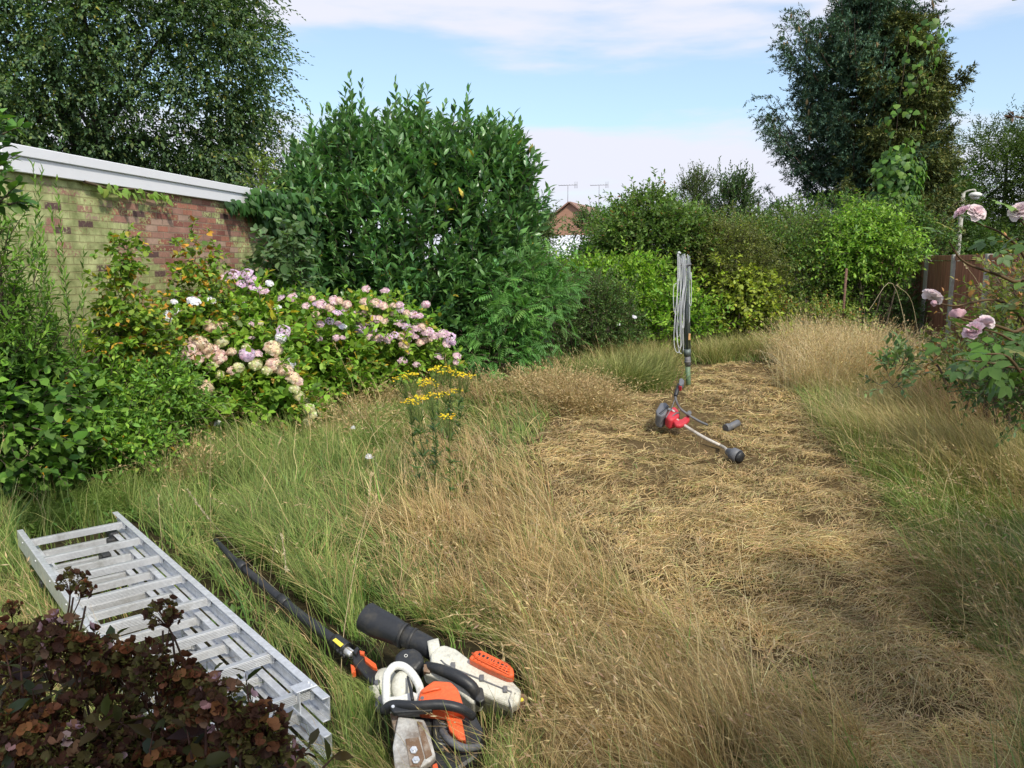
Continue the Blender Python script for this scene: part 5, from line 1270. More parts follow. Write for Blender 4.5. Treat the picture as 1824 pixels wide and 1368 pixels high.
ragwort('ragwort with the lowest wide yellow cluster, standing left in the lawn', [rs(765, 900, 745, 714), rs(772, 890, 768, 708), rs(755, 895, 732, 720)], 401)
ragwort('ragwort with one small yellow head on a lone stem at the right of its neighbours', [rs(802, 905, 800, 745)], 402)
ragwort('ragwort with yellow heads halfway up in front of the pink hydrangea', [rs(775, 850, 727, 670), rs(770, 845, 715, 676), rs(780, 850, 765, 688), rs(778, 845, 758, 682)], 403)
ragwort('tallest ragwort with a row of yellow heads under the laurel', [rs(800, 800, 786, 656), rs(806, 800, 800, 664), rs(812, 800, 818, 670), rs(820, 800, 835, 672), rs(790, 805, 776, 662)], 404)
ragwort('ragwort with sparse yellow flecks low behind the others', [rs(800, 770, 800, 702), rs(808, 772, 812, 698), rs(815, 770, 790, 705)], 405)
# fallen white petals / scraps in the grass
def scrap(label, px, py, s, z, seed):
    rg = np.random.default_rng(seed); g = G(px, py, z); bm = bmesh.new(); nn = 9; o_ = []
    for i in range(nn):
        a = i/nn*6.28; r_ = s*rg.uniform(.6, 1.1); o_.append(g+np.array([math.cos(a)*r_*1.3, math.sin(a)*r_*.6+0, math.sin(a)*r_*.7+.02+rg.normal(0, s*.15)]))
    c0 = bm.verts.new(Vector(g+np.array([0, 0, .03]))); vs_ = [bm.verts.new(Vector(q)) for q in o_]
    for i in range(nn): bm.faces.new([c0, vs_[i], vs_[(i+1) % nn]])
    bmesh.ops.solidify(bm, geom=bm.faces[:], thickness=.002)
    o = bm_obj('petal', bm, M_petal, None, True); setcol(o, (.85, .85, .87)); tag(o, label, 'petal', 'white petals fallen in the grass')
scrap('larger white petal lying in the grass left of the yellow ragwort', 659, 818, .032, .2, 1)
scrap('smaller white petal in the grass at the foot of the hydrangeas', 629, 765, .022, .15, 2)

# ================================================================== right side: brambles, dry stems, rusty stake
c = G(1506, 592)
r_ = thing('stake', 'thin rusty stake standing in front of the lime green shrub', 'stake', (c[0], 15.2, 0))
bm = bmesh.new(); q0 = P(1508, 478, 15.2); add_tube(bm, [(q0[0]-.03, 15.2, 0), (q0[0]-.01, 15.2, q0[2]*.5), (q0[0], 15.2, q0[2])], .024, 8)
bm.transform(Matrix.Identity(4)); setcol(bm_obj('post', bm, attrmat('rusty_wood', rough=.9, bump=.5, var=.4), r_), (.16, .09, .065))
shrub('bramble', 'arching bramble and weed tangle in front of the fence', 'shrub', [E(1735, 630, 9.0, .5, .5, .24), E(1800, 600, 8.4, .42, .5, .36), E(1860, 560, 7.4, .5, .6, .6), E(1840, 530, 8.6, .3, .4, .3)],
      [(.13, .19, .05, 3), (.18, .22, .06, 2), (.09, .13, .04, 2), (.30, .17, .08, 1.2)], leaf=.075, wid=.5, shoots=400, slen=.3, lps=6, up=.6, ang=60, droop=.25, clump=60, clump_r=.16, seed=221, stems=16)
shrub('nettle', 'dark nettle clump in shade below the nearest pink roses', 'nettle', [E(1765, 690, 6.6, .28, .3, .14), E(1840, 670, 6.0, .35, .4, .28)],
      DARK+[(.09, .14, .05, 1)], leaf=.07, wid=.45, shoots=190, slen=.25, lps=7, up=.8, clump=30, clump_r=.12, seed=222, stems=0)
shrub('willowherb', 'small upright leafy weed in the dry grass left of the rose bush', 'weed', [E(1590, 665, 8.0, .1, .1, .16), E(1608, 650, 8.0, .08, .08, .12)], [(.10, .18, .09, 3), (.14, .22, .1, 1)], leaf=.10, wid=.45, shoots=20, slen=.2, lps=6, up=.9, clump=6, clump_r=.05, seed=223, stems=0)
sp = [(1665+q*11+rr.uniform(-10, 10), 745+rr.uniform(-50, 40), .18, .24, rr.uniform(.6, 1.2)) for q in range(0, 24)]
tuft('dead_grass', 'rusty brown dead stalks heaped below the rose bush at the right edge', sp, [(.40, .22, .13, 3), (.32, .17, .10, 2), (.52, .36, .22, 2)], 420, .5, .1, .005, 58, .8)
for k, (p0, p1, p2) in enumerate((((1620, 620), (1590, 505), (1548, 552)), ((1790, 640), (1750, 520), (1718, 470)), ((1640, 640), (1625, 540), (1598, 508)))):
    stalk(['long pale grass stalk arching left in front of the dark hedge end', 'upright straw stalk in front of the concrete fence posts', 'pale stalk bending over beside the first fence post'][k], [P(p0[0], p0[1]+60, 8.2), P(*p0, 8.2), P(*p1, 8.1), P(*p2, 8.0)], .004, .12 if k else 0, (.6, .52, .35), .012)

# ================================================================== ladder
M_alu = wornmat('aluminium', (.78, .80, .83), (.52, .53, .53), rough=.34, metal=.6, amount=.3, scale=5)
M_alu2 = wornmat('ribbed_aluminium', (.66, .67, .68), (.40, .40, .38), rough=.38, metal=.7, amount=.35, scale=7, fine=.25)
M_blk = wornmat('black_plastic', (.022, .024, .028), (.06, .055, .045), rough=.42, amount=.4, scale=11)
M_orange = wornmat('orange_plastic', (.80, .13, .035), (.35, .10, .05), rough=.4, amount=.25, scale=14)
M_cream = wornmat('cream_plastic', (.62, .61, .53), (.33, .30, .22), rough=.45, amount=.3, scale=13)
M_whitep = wornmat('white_plastic', (.74, .74, .70), (.30, .27, .22), rough=.42, amount=.3, scale=16)
M_dirty = wornmat('dirty_cover', (.62, .61, .58), (.13, .08, .045), rough=.6, amount=.95, scale=12)
M_rust = wornmat('rusty_metal', (.20, .12, .07), (.45, .40, .34), rough=.7, amount=.6, scale=25)
M_red = wornmat('red_plastic', (.52, .035, .05), (.4, .05, .05), rough=.38, amount=.2, scale=12)
M_steel = wornmat('steel_shaft', (.62, .57, .50), (.35, .28, .2), rough=.4, metal=.3, amount=.4, scale=10)
M_yel = wornmat('yellow_label', (.85, .72, .08), (.5, .45, .2), rough=.5, amount=.1, scale=30)
M_gy = wornmat('grey_plastic', (.13, .135, .15), (.22, .2, .17), rough=.5, amount=.4, scale=14)
ZL = .27
A_ = G(211, 912, ZL); B_ = G(28, 942, ZL); C_ = G(588, 1240, ZL-.03)
ld_ = norm(C_-A_); wd0 = B_-A_; wl = np.linalg.norm(wd0-ld_*(wd0@ld_)); wv_ = norm(wd0-ld_*(wd0@ld_)); uv_ = norm(np.cross(ld_, wv_)); uv_ = uv_*np.sign(uv_[2])
LL = float(np.linalg.norm(C_-A_))
lad = thing('ladder', 'aluminium triple extension ladder lying flat in the long grass', 'ladder', (float((A_+C_)[0]/2), float((A_+C_)[1]/2), 0))
def LP(s, w_, u): return A_+ld_*s+wv_*w_+uv_*u
def lbox(bm, s0, s1, w0, w1, u0, u1, bev=.0015): add_box(bm, LP((s0+s1)/2, (w0+w1)/2, (u0+u1)/2), ld_, wv_, uv_, abs(s1-s0), abs(w1-w0), abs(u1-u0), bev, 1)
rg = np.random.default_rng(77)
for sec, (inset, top, hgt, s0, s1, offs, nr_) in enumerate(((0, 0, .092, -.02, LL, .16, 8), (.048, -.075, .085, .06, LL+.10, .148, 9), (.096, -.15, .08, .14, LL+.22, .206, 9))):
    for side in (0, 1):
        base = inset if side == 0 else wl-inset; sg = 1 if side == 0 else -1
        bm = bmesh.new()
        lbox(bm, s0, s1, base, base+sg*.005, top-hgt, top)
        lbox(bm, s0, s1, base+sg*.0052, base+sg*.030, top-.006, top-.0005)
        lbox(bm, s0, s1, base+sg*.0052, base+sg*.030, top-hgt+.0005, top-hgt+.006)
        lbox(bm, s0, s1, base+sg*.0052, base+sg*.009, top-hgt*.55, top-hgt*.45)
        for q in np.arange(s0+.16, s1-.05, .334):        # rivets
            add_tube(bm, [LP(q, base+sg*.002, top-hgt*.3), LP(q, base-sg*.003, top-hgt*.3)], .006, 8)
        bm_obj('rail', bm, M_alu, lad)
    for k in range(nr_):
        s = offs+.334*k-(.0 if sec else 0)
        if s > s1-.05: continue
        bm = bmesh.new(); w0, w1 = inset+.006, wl-inset-.006; ut = top-.012 if sec == 0 else top-.02
        lbox(bm, s-.0125, s+.0125, w0, w1, ut-.004, ut, .001)
        for g in range(5): lbox(bm, s+.0118, s+.0150, w0, w1, ut-.0095-g*.0065, ut-.0045-g*.0065, .0008)
        lbox(bm, s-.0088, s+.0115, w0, w1, ut-.036, ut-.0042, .002)
        for e in (w0+.004, w1-.022): lbox(bm, s-.021, s+.021, e, e+.018, ut-.041, ut+.002, .003)
        bm_obj('rung', bm, M_alu2, lad)
# guide brackets and end caps
for (s, w_) in ((LL-.14, 0),):
    bm = bmesh.new(); lbox(bm, s, s+.055, w_+(.004 if w_ == 0 else -.004), w_+.085, .001, .007, .002); lbox(bm, s, s+.055, w_+.07, w_+.076, -.09, .0005, .001)
    for q in (.018, .04): add_tube(bm, [LP(s+q, w_+.02, .006), LP(s+q, w_+.02, .011)], .006, 8)
    bm_obj('bracket', bm, M_alu, lad)
for (s, w_, u) in ((.12, .05, -.10), (.26, .13, -.17), (.50, wl-.06, -.12)):
    bm = bmesh.new(); add_box(bm, LP(s, w_+.02, u), ld_, wv_, uv_, .10, .05, .075, .012, 2); add_box(bm, LP(s+.05, w_+.03, u-.01), ld_, wv_, uv_, .04, .07, .04, .01, 2); bm_obj('end_foot', bm, M_blk, lad)

# ================================================================== plane based builder for the small machines
class PlaneKit:
    def __init__(s, px, py, z, alpha):
        s.O = G(px, py, z); a = rad(alpha)
        s.X = np.array([1., 0, 0]); s.U = np.array([0, math.cos(a), math.sin(a)]); s.N = np.array([0, -math.sin(a), math.cos(a)])
    def __call__(s, px, py, h=0.0):
        d = ray(px, py); o = np.array([0, 0, CAM_Z]); c = s.O+s.N*h
        t = ((c-o)@s.N)/(d@s.N); return o+d*t
    def prism(s, bm, pts, h, th, bev=.006, seg=2, mi=0, taper=1.0):
        add_prism(bm, [s(x, y, h) for x, y in pts], s.N, th, bev, seg, mi, taper)
    def tube(s, bm, pts, r, seg=12, n=20, mi=0, cap=True):
        p = smooth_path([s(x, y, h) for x, y, h in pts], n)
        r = np.interp(np.linspace(0, 1, n), np.linspace(0, 1, len(r)), r) if hasattr(r, '__len__') else r
        add_tube(bm, p, r, seg, cap, mi)
    def disc(s, bm, px, py, h, r, th, seg=16, mi=0):
        c = s(px, py, h); add_tube(bm, [c-s.N*th, c], r, seg, True, mi)

# ---- long pole tool
pk = PlaneKit(520, 1080, .12, 12)
pole = thing('pole_pruner', 'long black pole pruner lying in the grass right of the ladder, handle towards the blower', 'pole pruner', tuple(G(520, 1080)))
bm = bmesh.new(); pk.tube(bm, [(384, 962, -.04), (420, 1000, .0), (470, 1042, .01), (530, 1092, .01), (590, 1138, .02), (604, 1148, .02)], [.013, .017, .021, .023, .025, .026], 14, 30); bm_obj('shaft', bm, M_blk, pole, False)
for o_x in ((430, 1008), (505, 1071), (560, 1115)):
    bm = bmesh.new(); x, y = o_x; pk.tube(bm, [(x-6, y-5, .012), (x+6, y+5, .012)], .0262, 14, 3); bm_obj('collar', bm, M_blk, pole)
bm = bmesh.new(); pk.tube(bm, [(596, 1141, .02), (618, 1159, .02)], [.033, .035], 14, 6)
for q in ((601, 1157), (607, 1162), (613, 1166)): pk.disc(bm, q[0], q[1], .045, .006, .02, 8)
cl_ = bm_obj('coupling', bm, M_blk, pole)
bm = bmesh.new(); pk.prism(bm, [(592, 1140), (598, 1136), (612, 1147), (606, 1152)], .0585, .004, .001, 1); bm_obj('label_plate', bm, M_yel, pole)
bm = bmesh.new(); pk.tube(bm, [(616, 1158, .02), (628, 1167, .02)], .019, 12, 5); pk.disc(bm, 622, 1163, .045, .008, .02); bm_obj('clamp', bm, M_alu, pole)
bm = bmesh.new()
pk.prism(bm, [(628, 1160), (636, 1152), (645, 1158), (652, 1175), (672, 1192), (684, 1205), (678, 1222), (660, 1215), (640, 1192), (628, 1178)], .07, .075, .010, 3)
pk.prism(bm, [(628, 1160), (636, 1150), (640, 1154), (634, 1166)], .085, .02, .004); bm_obj('handle', bm, M_blk, pole)
bm = bmesh.new(); pk.prism(bm, [(648, 1166), (654, 1170), (670, 1182), (672, 1190), (664, 1188), (650, 1176)], .085, .022, .004); pk.prism(bm, [(640, 1158), (650, 1160), (648, 1166), (641, 1164)], .08, .02, .003); bm_obj('trigger', bm, M_orange, pole)
bm = bmesh.new(); pk.prism(bm, [(624, 1182), (632, 1186), (634, 1196), (626, 1198)], .05, .03, .004); bm_obj('guard', bm, M_orange, pole)
bm = bmesh.new(); ellipsoid(bm, pk(684, 1222, .02), pk.X, pk.U, pk.N, .062, .085, .06, 20); bm_obj('motor_housing', bm, M_cream, pole)
bm = bmesh.new(); pk.disc(bm, 688, 1250, .05, .045, .1, 20); pk.disc(bm, 672, 1214, .075, .012, .03); bm_obj('motor_cap', bm, M_gy, pole)

# ---- leaf blower
bk = PlaneKit(830, 1210, .13, 30)
blw = thing('leaf_blower', 'cream and orange leaf blower with a fat black nozzle lying in the grass', 'leaf blower', tuple(G(800, 1215)))
def nozzle(bm, pts, radii, seg=24):
    p = np.array([bk(*q) for q in pts]); add_tube(bm, p, radii, seg, False)
bm = bmesh.new(); nozzle(bm, [(652, 1098, -.03), (672, 1110, -.03), (697, 1121, -.02), (722, 1134, -.01)], [.062, .062, .056, .047])
nozzle(bm, [(652, 1098, -.03), (672, 1110, -.03), (697, 1121, -.02)], [.056, .056, .05]); o = bm_obj('nozzle_end', bm, M_blk, blw)
bm = bmesh.new(); bk.tube(bm, [(716, 1131, -.01), (745, 1143, 0), (775, 1160, .0)], [.0455, .042, .041], 22, 8)
bm_obj('nozzle', bm, M_blk, blw)
for (x, y) in ((718, 1132), (735, 1139)):
    bm = bmesh.new(); bk.tube(bm, [(x-2, y-1, -.005), (x+3, y+1, -.005)], .0525 if x < 730 else .0475, 22, 3); bm_obj('nozzle_ring', bm, M_blk, blw)
bm = bmesh.new()
bk.prism(bm, [(766, 1165), (778, 1150), (792, 1147), (812, 1154), (838, 1174), (875, 1191), (912, 1211), (929, 1228), (925, 1252), (912, 1258), (880, 1246), (846, 1228), (806, 1206), (780, 1190), (766, 1180)], .058, .060, .014, 3)
bk.prism(bm, [(768, 1170), (790, 1160), (835, 1185), (880, 1206), (922, 1232), (914, 1262), (872, 1256), (832, 1236), (800, 1215), (772, 1192)], -.003, .09, .012, 3)
bk.tube(bm, [(764, 1164, .005), (784, 1160, .005)], [.05, .052], 20, 5)
bm_obj('volute', bm, M_cream, blw)
bm = bmesh.new()      # seam and moulded clips
bk.tube(bm, [(785, 1176, .057), (800, 1187, .0595), (850, 1208, .0595), (918, 1236, .0575)], .0035, 6, 16)
for (x, y) in ((807, 1184), (858, 1206), (900, 1226)): bk.prism(bm, [(x-4, y-5), (x+4, y-5), (x+4, y+6), (x-4, y+6)], .068, .012, .002)
bm_obj('seam', bm, M_gy, blw)
bm = bmesh.new(); bk.prism(bm, [(906, 1246), (912, 1230), (917, 1232), (912, 1262)], .07, .09, .004); bm_obj('rib', bm, M_cream, blw)
bm = bmesh.new()
gl = [(834, 1172), (846, 1158), (858, 1157), (905, 1180), (915, 1190), (916, 1205), (905, 1206), (868, 1190)]
bk.prism(bm, gl, .098, .045, .010, 3)
# raised bars of the grille
for f in np.linspace(.08, .95, 9):
    xa, ya = 846+f*62, 1160+f*28; bk.tube(bm, [(xa-7, ya+12, .0985), (xa, ya+2, .103), (xa+3, ya-1, .098)], .0032, 6, 5)
for g_ in (.15, .55, .9):
    bk.tube(bm, [(840+6*(1-g_), 1172-10*g_, .102), (875+5*(1-g_), 1189-11*g_, .103), (908, 1204-14*g_, .101)], .003, 6, 8)
bm_obj('grille', bm, M_orange, blw)
bm = bmesh.new()
for f in np.linspace(.06, .86, 7):
    xa, ya = 847+f*62, 1159+f*30
    bk.prism(bm, [(xa-1.5, ya+4.5), (xa+.3, ya+.5), (xa+6, ya+3), (xa+4.2, ya+7.5)], .0992, .004, .0)
    bk.prism(bm, [(xa-4.5, ya+11.5), (xa-2.2, ya+6.5), (xa+3.5, ya+9.5), (xa+1.5, ya+15)], .0992, .004, .0)
bm_obj('grille_slots', bm, M_blk, blw)
bm = bmesh.new(); bk.tube(bm, [(760, 1186, .06), (782, 1192, .10), (815, 1206, .115), (842, 1226, .10), (850, 1250, .05)], [.017, .021, .024, .023, .018], 14, 20); bm_obj('grip', bm, M_blk, blw)
bm = bmesh.new(); bk.prism(bm, [(752, 1186), (764, 1182), (800, 1188), (842, 1210), (862, 1232), (858, 1250), (840, 1252), (805, 1222), (770, 1204), (757, 1200)], .075, .075, .010, 3); bm_obj('tank_cover', bm, M_cream, blw)
bm = bmesh.new(); bk.prism(bm, [(850, 1222), (860, 1224), (864, 1246), (856, 1252), (846, 1246)], .095, .04, .006); bm_obj('throttle', bm, M_blk, blw)
bm = bmesh.new(); bk.prism(bm, [(702, 1166), (716, 1154), (738, 1152), (752, 1162), (756, 1178), (742, 1194), (716, 1192), (702, 1180)], .06, .10, .022, 3); bm_obj('air_filter', bm, M_blk, blw)
bm = bmesh.new(); q = bk(723, 1168, .0615); th = np.linspace(0, 6.283, 14); add_tube(bm, [q+bk.X*math.cos(a)*.006+bk.U*math.sin(a)*.006 for a in th], .0014, 5, False); bm_obj('emblem_ring', bm, M_whitep, blw)
bm = bmesh.new(); bk.prism(bm, [(755, 1182), (766, 1184), (766, 1198), (754, 1196)], .085, .03, .003); bm_obj('label_plate', bm, M_rust, blw)
bm = bmesh.new(); bk.disc(bm, 930, 1244, .01, .02, .06); bk.prism(bm, [(920, 1240), (936, 1240), (934, 1262), (918, 1262)], .0, .05, .005); bm_obj('base', bm, M_rust, blw)
bm = bmesh.new(); bk.disc(bm, 929, 1246, .014, .008, .004); bm_obj('fuel_cap', bm, M_yel, blw)

# ---- chainsaw
ck = PlaneKit(755, 1300, .13, 30)
saw = thing('chainsaw', 'white and orange chainsaw with a dirty white side cover in front of the leaf blower', 'chainsaw', tuple(G(760, 1320)))
bm = bmesh.new(); ck.prism(bm, [(700, 1262), (840, 1258), (862, 1300), (850, 1350), (800, 1385), (712, 1392), (700, 1330)], .045, .12, .015, 2)
ck.prism(bm, [(770, 1278), (800, 1280), (806, 1310), (790, 1340), (770, 1330)], .07, .04, .01); bm_obj('body', bm, M_blk, saw)
bm = bmesh.new()
for f in range(7): ck.tube(bm, [(782, 1288+f*6, .073), (806, 1292+f*6, .07)], .0035, 6, 4)
bm_obj('cooling_fins', bm, M_gy, saw)
bm = bmesh.new()
loop = [(690, 1200), (702, 1187), (718, 1187), (734, 1200), (748, 1226), (746, 1250), (718, 1256), (692, 1258), (688, 1228)]
pl = [ck(x, y, .10) for x, y in loop]; pl = smooth_path(pl+[pl[0], pl[1]], 46)[:-4]
add_tube(bm, pl, .0145, 12, True)
ck.prism(bm, [(690, 1240), (712, 1238), (735, 1230), (752, 1238), (750, 1262), (694, 1266)], .115, .06, .008)
bm_obj('rear_handle', bm, M_whitep, saw)
bm = bmesh.new(); ellipsoid(bm, ck(716, 1222, .075), ck.X, ck.U, ck.N, .04, .06, .03, 16); bm_obj('tank', bm, M_cream, saw)
bm = bmesh.new(); ck.prism(bm, [(744, 1248), (748, 1228), (772, 1211), (803, 1213), (816, 1226), (828, 1262), (800, 1264), (744, 1258)], .150, .08, .012, 3)
ck.tube(bm, [(752, 1234, .152), (768, 1229, .157), (785, 1226, .153)], .005, 8, 8)
bm_obj('top_cover', bm, M_orange, saw)
bm = bmesh.new(); ck.prism(bm, [(792, 1268), (822, 1276), (830, 1318), (818, 1318), (800, 1300)], .10, .06, .006); bm_obj('side_cover', bm, M_orange, saw)
bm = bmesh.new(); ck.disc(bm, 752, 1243, .1515, .0065, .006, 12); bm_obj('screw', bm, M_gy, saw)
bm = bmesh.new(); ck.tube(bm, [(684, 1266, .12), (700, 1256, .15), (740, 1257, .165), (785, 1255, .165), (820, 1262, .15), (842, 1276, .10)], [.017, .017, .016, .017, .017, .016], 14, 26)
ck.prism(bm, [(690, 1252), (712, 1250), (770, 1252), (770, 1266), (700, 1270)], .165, .025, .006); bm_obj('front_handle', bm, M_blk, saw)
for (x, y) in ((700, 1258), (722, 1259), (748, 1261)):
    bm = bmesh.new(); ck.disc(bm, x, y, .168, .0055, .006, 10); bm_obj('screw', bm, M_alu, saw)
bm = bmesh.new(); ck.tube(bm, [(735, 1248, .15), (731, 1225, .14), (726, 1205, .12)], [.006, .006, .004], 8, 10); bm_obj('throttle_lock', bm, M_blk, saw)
bm = bmesh.new(); ck.prism(bm, [(709, 1276), (755, 1281), (764, 1300), (776, 1346), (766, 1357), (742, 1372), (704, 1378), (699, 1330)], .13, .035, .006, 2)
bm_obj('sprocket_cover', bm, M_dirty, saw)
bm = bmesh.new(); ck.prism(bm, [(742, 1284), (752, 1286), (770, 1344), (758, 1352)], .1335, .008, .002); ck.prism(bm, [(722, 1316), (745, 1312), (756, 1350), (748, 1366), (730, 1366)], .1345, .008, .002); bm_obj('recess', bm, M_rust, saw)
for (x, y) in ((737, 1335), (741, 1353)):
    bm = bmesh.new(); c0 = ck(x, y, .143); add_tube(bm, [c0-ck.N*.012, c0], .0125, 6); add_tube(bm, [c0, c0+ck.N*.006], .006, 10); add_tube(bm, [c0-ck.N*.014, c0-ck.N*.0125], .016, 16); bm_obj('nut', bm, M_alu, saw)
bm = bmesh.new(); ck.tube(bm, [(786, 1300, .07), (800, 1318, .09), (826, 1332, .09), (858, 1330, .05)], [.012, .013, .013, .01], 12, 18); bm_obj('hand_guard', bm, M_gy, saw)
bm = bmesh.new(); ck.prism(bm, [(770, 1362), (778, 1358), (784, 1380), (772, 1384)], .12, .04, .003); bm_obj('catch', bm, M_orange, saw)
bm = bmesh.new(); ck.prism(bm, [(694, 1270), (708, 1268), (712, 1300), (704, 1310)], .10, .05, .004); bm_obj('bumper', bm, M_rust, saw)

# ---- red strimmer on the hay
sk = PlaneKit(1230, 752, .13, 14)
stm = thing('strimmer', 'red and black petrol strimmer with a pale shaft lying on the cut hay', 'strimmer', tuple(G(1230, 755)))
bm = bmesh.new(); sk.prism(bm, [(1185, 741), (1188, 733), (1195, 725), (1203, 722), (1209, 729), (1211, 738), (1204, 745), (1193, 747)], .10, .12, .03, 4); bm_obj('engine', bm, M_red, stm)
bm = bmesh.new(); sk.prism(bm, [(1168, 731), (1176, 717), (1186, 716), (1192, 722), (1186, 738), (1178, 741), (1170, 738)], .10, .14, .015, 2); bm_obj('silencer_cover', bm, M_gy, stm)
bm = bmesh.new()
for f in range(8): sk.tube(bm, [(1174+f*2.1, 736-f*1.9, .103), (1178+f*2.1, 738-f*1.9, .103)], .004, 5, 3)
bm_obj('cooling_fins', bm, M_blk, stm)
bm = bmesh.new(); sk.tube(bm, [(1191, 729, .102), (1197, 730, .115), (1202, 734, .10)], .011, 8, 6); bm_obj('recoil_strip', bm, M_whitep, stm)
bm = bmesh.new(); sk.tube(bm, [(1196, 744, .09), (1203, 737, .11), (1210, 735, .10)], .006, 6, 8); sk.tube(bm, [(1186, 744, .10), (1196, 727, .13), (1203, 708, .18)], .005, 6, 12); bm_obj('cable', bm, M_gy, stm)
bm = bmesh.new(); sk.prism(bm, [(1206, 732), (1211, 734), (1211, 742), (1206, 744)], .07, .08, .008); bm_obj('clutch', bm, M_blk, stm)
bm = bmesh.new(); sk.tube(bm, [(1192, 741, .05), (1202, 747, .06), (1212, 754, .05)], .022, 10, 6); bm_obj('neck', bm, M_steel, stm)
bm = bmesh.new()
sk.prism(bm, [(1199, 749), (1205, 745), (1213, 746), (1221, 740), (1228, 740), (1229, 746), (1222, 753), (1212, 757), (1203, 756)], .075, .045, .018, 3); bm_obj('guard', bm, M_red, stm)
bm = bmesh.new(); sk.tube(bm, [(1213, 754, .05), (1230, 765, .04), (1255, 780, .03), (1284, 794, .0)], [.016, .0165, .0165, .0165], 12, 12); bm_obj('shaft', bm, M_steel, stm)
bm = bmesh.new(); sk.tube(bm, [(1260, 757, .0), (1245, 750, .05), (1228, 740, .10), (1212, 728, .15), (1205, 716, .22), (1203, 706, .27)], .012, 10, 24)
sk.tube(bm, [(1226, 741, .03), (1228, 735, .13)], .022, 10, 4); bm_obj('handlebar', bm, M_gy, stm)
bm = bmesh.new(); sk.tube(bm, [(1203, 706, .27), (1206, 696, .31), (1210, 685, .345)], [.02, .022, .021], 12, 8); bm_obj('grip', bm, M_blk, stm)
bm = bmesh.new(); sk.prism(bm, [(1209, 684), (1210, 674), (1215, 673), (1219, 677), (1218, 683), (1213, 686)], .38, .05, .01, 2); bm_obj('throttle_housing', bm, M_gy, stm)
bm = bmesh.new(); sk.prism(bm, [(1209, 687), (1211, 683), (1216, 684), (1214, 689)], .365, .05, .004); bm_obj('trigger', bm, M_red, stm)
g0 = G(1304, 806, .07); g1 = G(1308, 812, .02)
bm = bmesh.new(); ax = norm(np.array([.35, -.45, -.12])); c0 = G(1300, 806, .06)
add_tube(bm, np.array([c0-ax*.03, c0+ax*.02, c0+ax*.03, c0+ax*.10]), [.03, .045, .06, .062], 20); bm_obj('line_head', bm, M_gy, stm)
bm = bmesh.new(); add_tube(bm, np.array([c0+ax*.101, c0+ax*.125, c0+ax*.135]), [.058, .05, .02], 18); bm_obj('spool', bm, M_blk, stm)
bm = bmesh.new(); add_tube(bm, smooth_path([sk(1284, 794, .0), G(1292, 799, .05), c0-ax*.03], 6), .0165, 10); bm_obj('gearbox', bm, M_steel, stm)
# ---- loose grip
gk = PlaneKit(1304, 757, .05, 20)
lg = thing('rubber_grip', 'short grey tube grip lying on the hay right of the strimmer', 'grip', tuple(G(1304, 757)))
bm = bmesh.new(); gk.tube(bm, [(1297, 762, 0), (1315, 753, .01)], [.036, .036], 14, 5); bm_obj('sleeve', bm, M_gy, lg)
bm = bmesh.new(); gk.tube(bm, [(1292, 763, 0), (1298, 761, .0)], [.045, .043], 14, 4); bm_obj('flange', bm, M_gy, lg)

# ================================================================== rotary airer, folded
M_airer = wornmat('dark_pole', (.12, .15, .145), (.2, .2, .17), rough=.45, metal=.3, amount=.3, scale=4)
M_green = wornmat('green_tube', (.12, .2, .12), (.2, .2, .12), rough=.5, amount=.4, scale=8)
M_line = wornmat('clothes_line', (.58, .60, .63), (.4, .42, .42), rough=.6, amount=.3, scale=30)
Ya = G(1226, 688)[1]
ar = thing('rotary_airer', 'folded rotary clothes airer with slack grey lines at the far end of the mown patch', 'clothes airer', tuple(G(1226, 688)))
def AP(px, py, dy=0): return P(px, py, Ya+dy)
bm = bmesh.new(); add_tube(bm, [AP(1227, 700), AP(1225, 650)], .034, 14); bm_obj('ground_socket', bm, M_green, ar)
bm = bmesh.new(); add_tube(bm, [AP(1225.5, 652), AP(1224.5, 634)], .041, 14); add_tube(bm, [AP(1225, 646), AP(1225, 643)], .046, 14); bm_obj('socket_collar', bm, M_gy, ar)
bm = bmesh.new(); add_tube(bm, [AP(1225, 640), AP(1220, 540), AP(1218, 452)], .024, 14); bm_obj('mast', bm, M_airer, ar)
bm = bmesh.new(); add_tube(bm, [AP(1224.5, 634), AP(1224, 622)], .05, 14); bm_obj('hub', bm, M_airer, ar)
for (x0, x1, dy) in ((1210, 1214, -.06), (1228, 1224, -.06), (1214, 1218, .06), (1226, 1228, .05)):
    bm = bmesh.new(); add_tube(bm, [AP(x0, 456, dy), AP((x0+x1)/2, 540, dy*1.2), AP(x1+1.5, 630, dy*.6)], .011, 6); bm_obj('arm', bm, M_airer, ar)
bm = bmesh.new(); add_tube(bm, [AP(1209, 471, -.07), AP(1219, 472.5, -.085), AP(1230, 471, -.07), AP(1229, 470, .07), AP(1210, 470, .07), AP(1209, 471, -.07)], .016, 8); bm_obj('arm_cap', bm, M_gy, ar)
rg = random.Random(4)
for k in (0, 1, 2, 4, 6, 7, 9, 10):
    x0 = 1208+k*1.95; lo = [560, 628, 600, 520, 620, 560, 585, 630, 500, 575, 545, 598][k]; bx = [1203, 1206, 1207, 1212, 1210, 1214, 1216, 1212, 1222, 1226, 1229, 1228][k]
    wdx = [5, 8, 5, 4, 6, 4, 3, 7, 3, 3, 3, 3][k]; dy = rg.uniform(-.12, -.03)
    bm = bmesh.new()
    pth = smooth_path([AP(x0-1, 452+rg.uniform(0, 4), dy), AP(x0-1.5, 500, dy), AP(bx-wdx*.6, lo-50, dy), AP(bx-wdx*.6, lo-12, dy), AP(bx+1, lo, dy), AP(bx+wdx*.8, lo-12, dy), AP(bx+wdx*.7, lo-60, dy-.01), AP(x0+2, 500, dy), AP(x0+1.2, 455+rg.uniform(0, 6), dy)], 40)
    add_tube(bm, pth, .0052, 5, False); bm_obj('line', bm, M_line, ar)
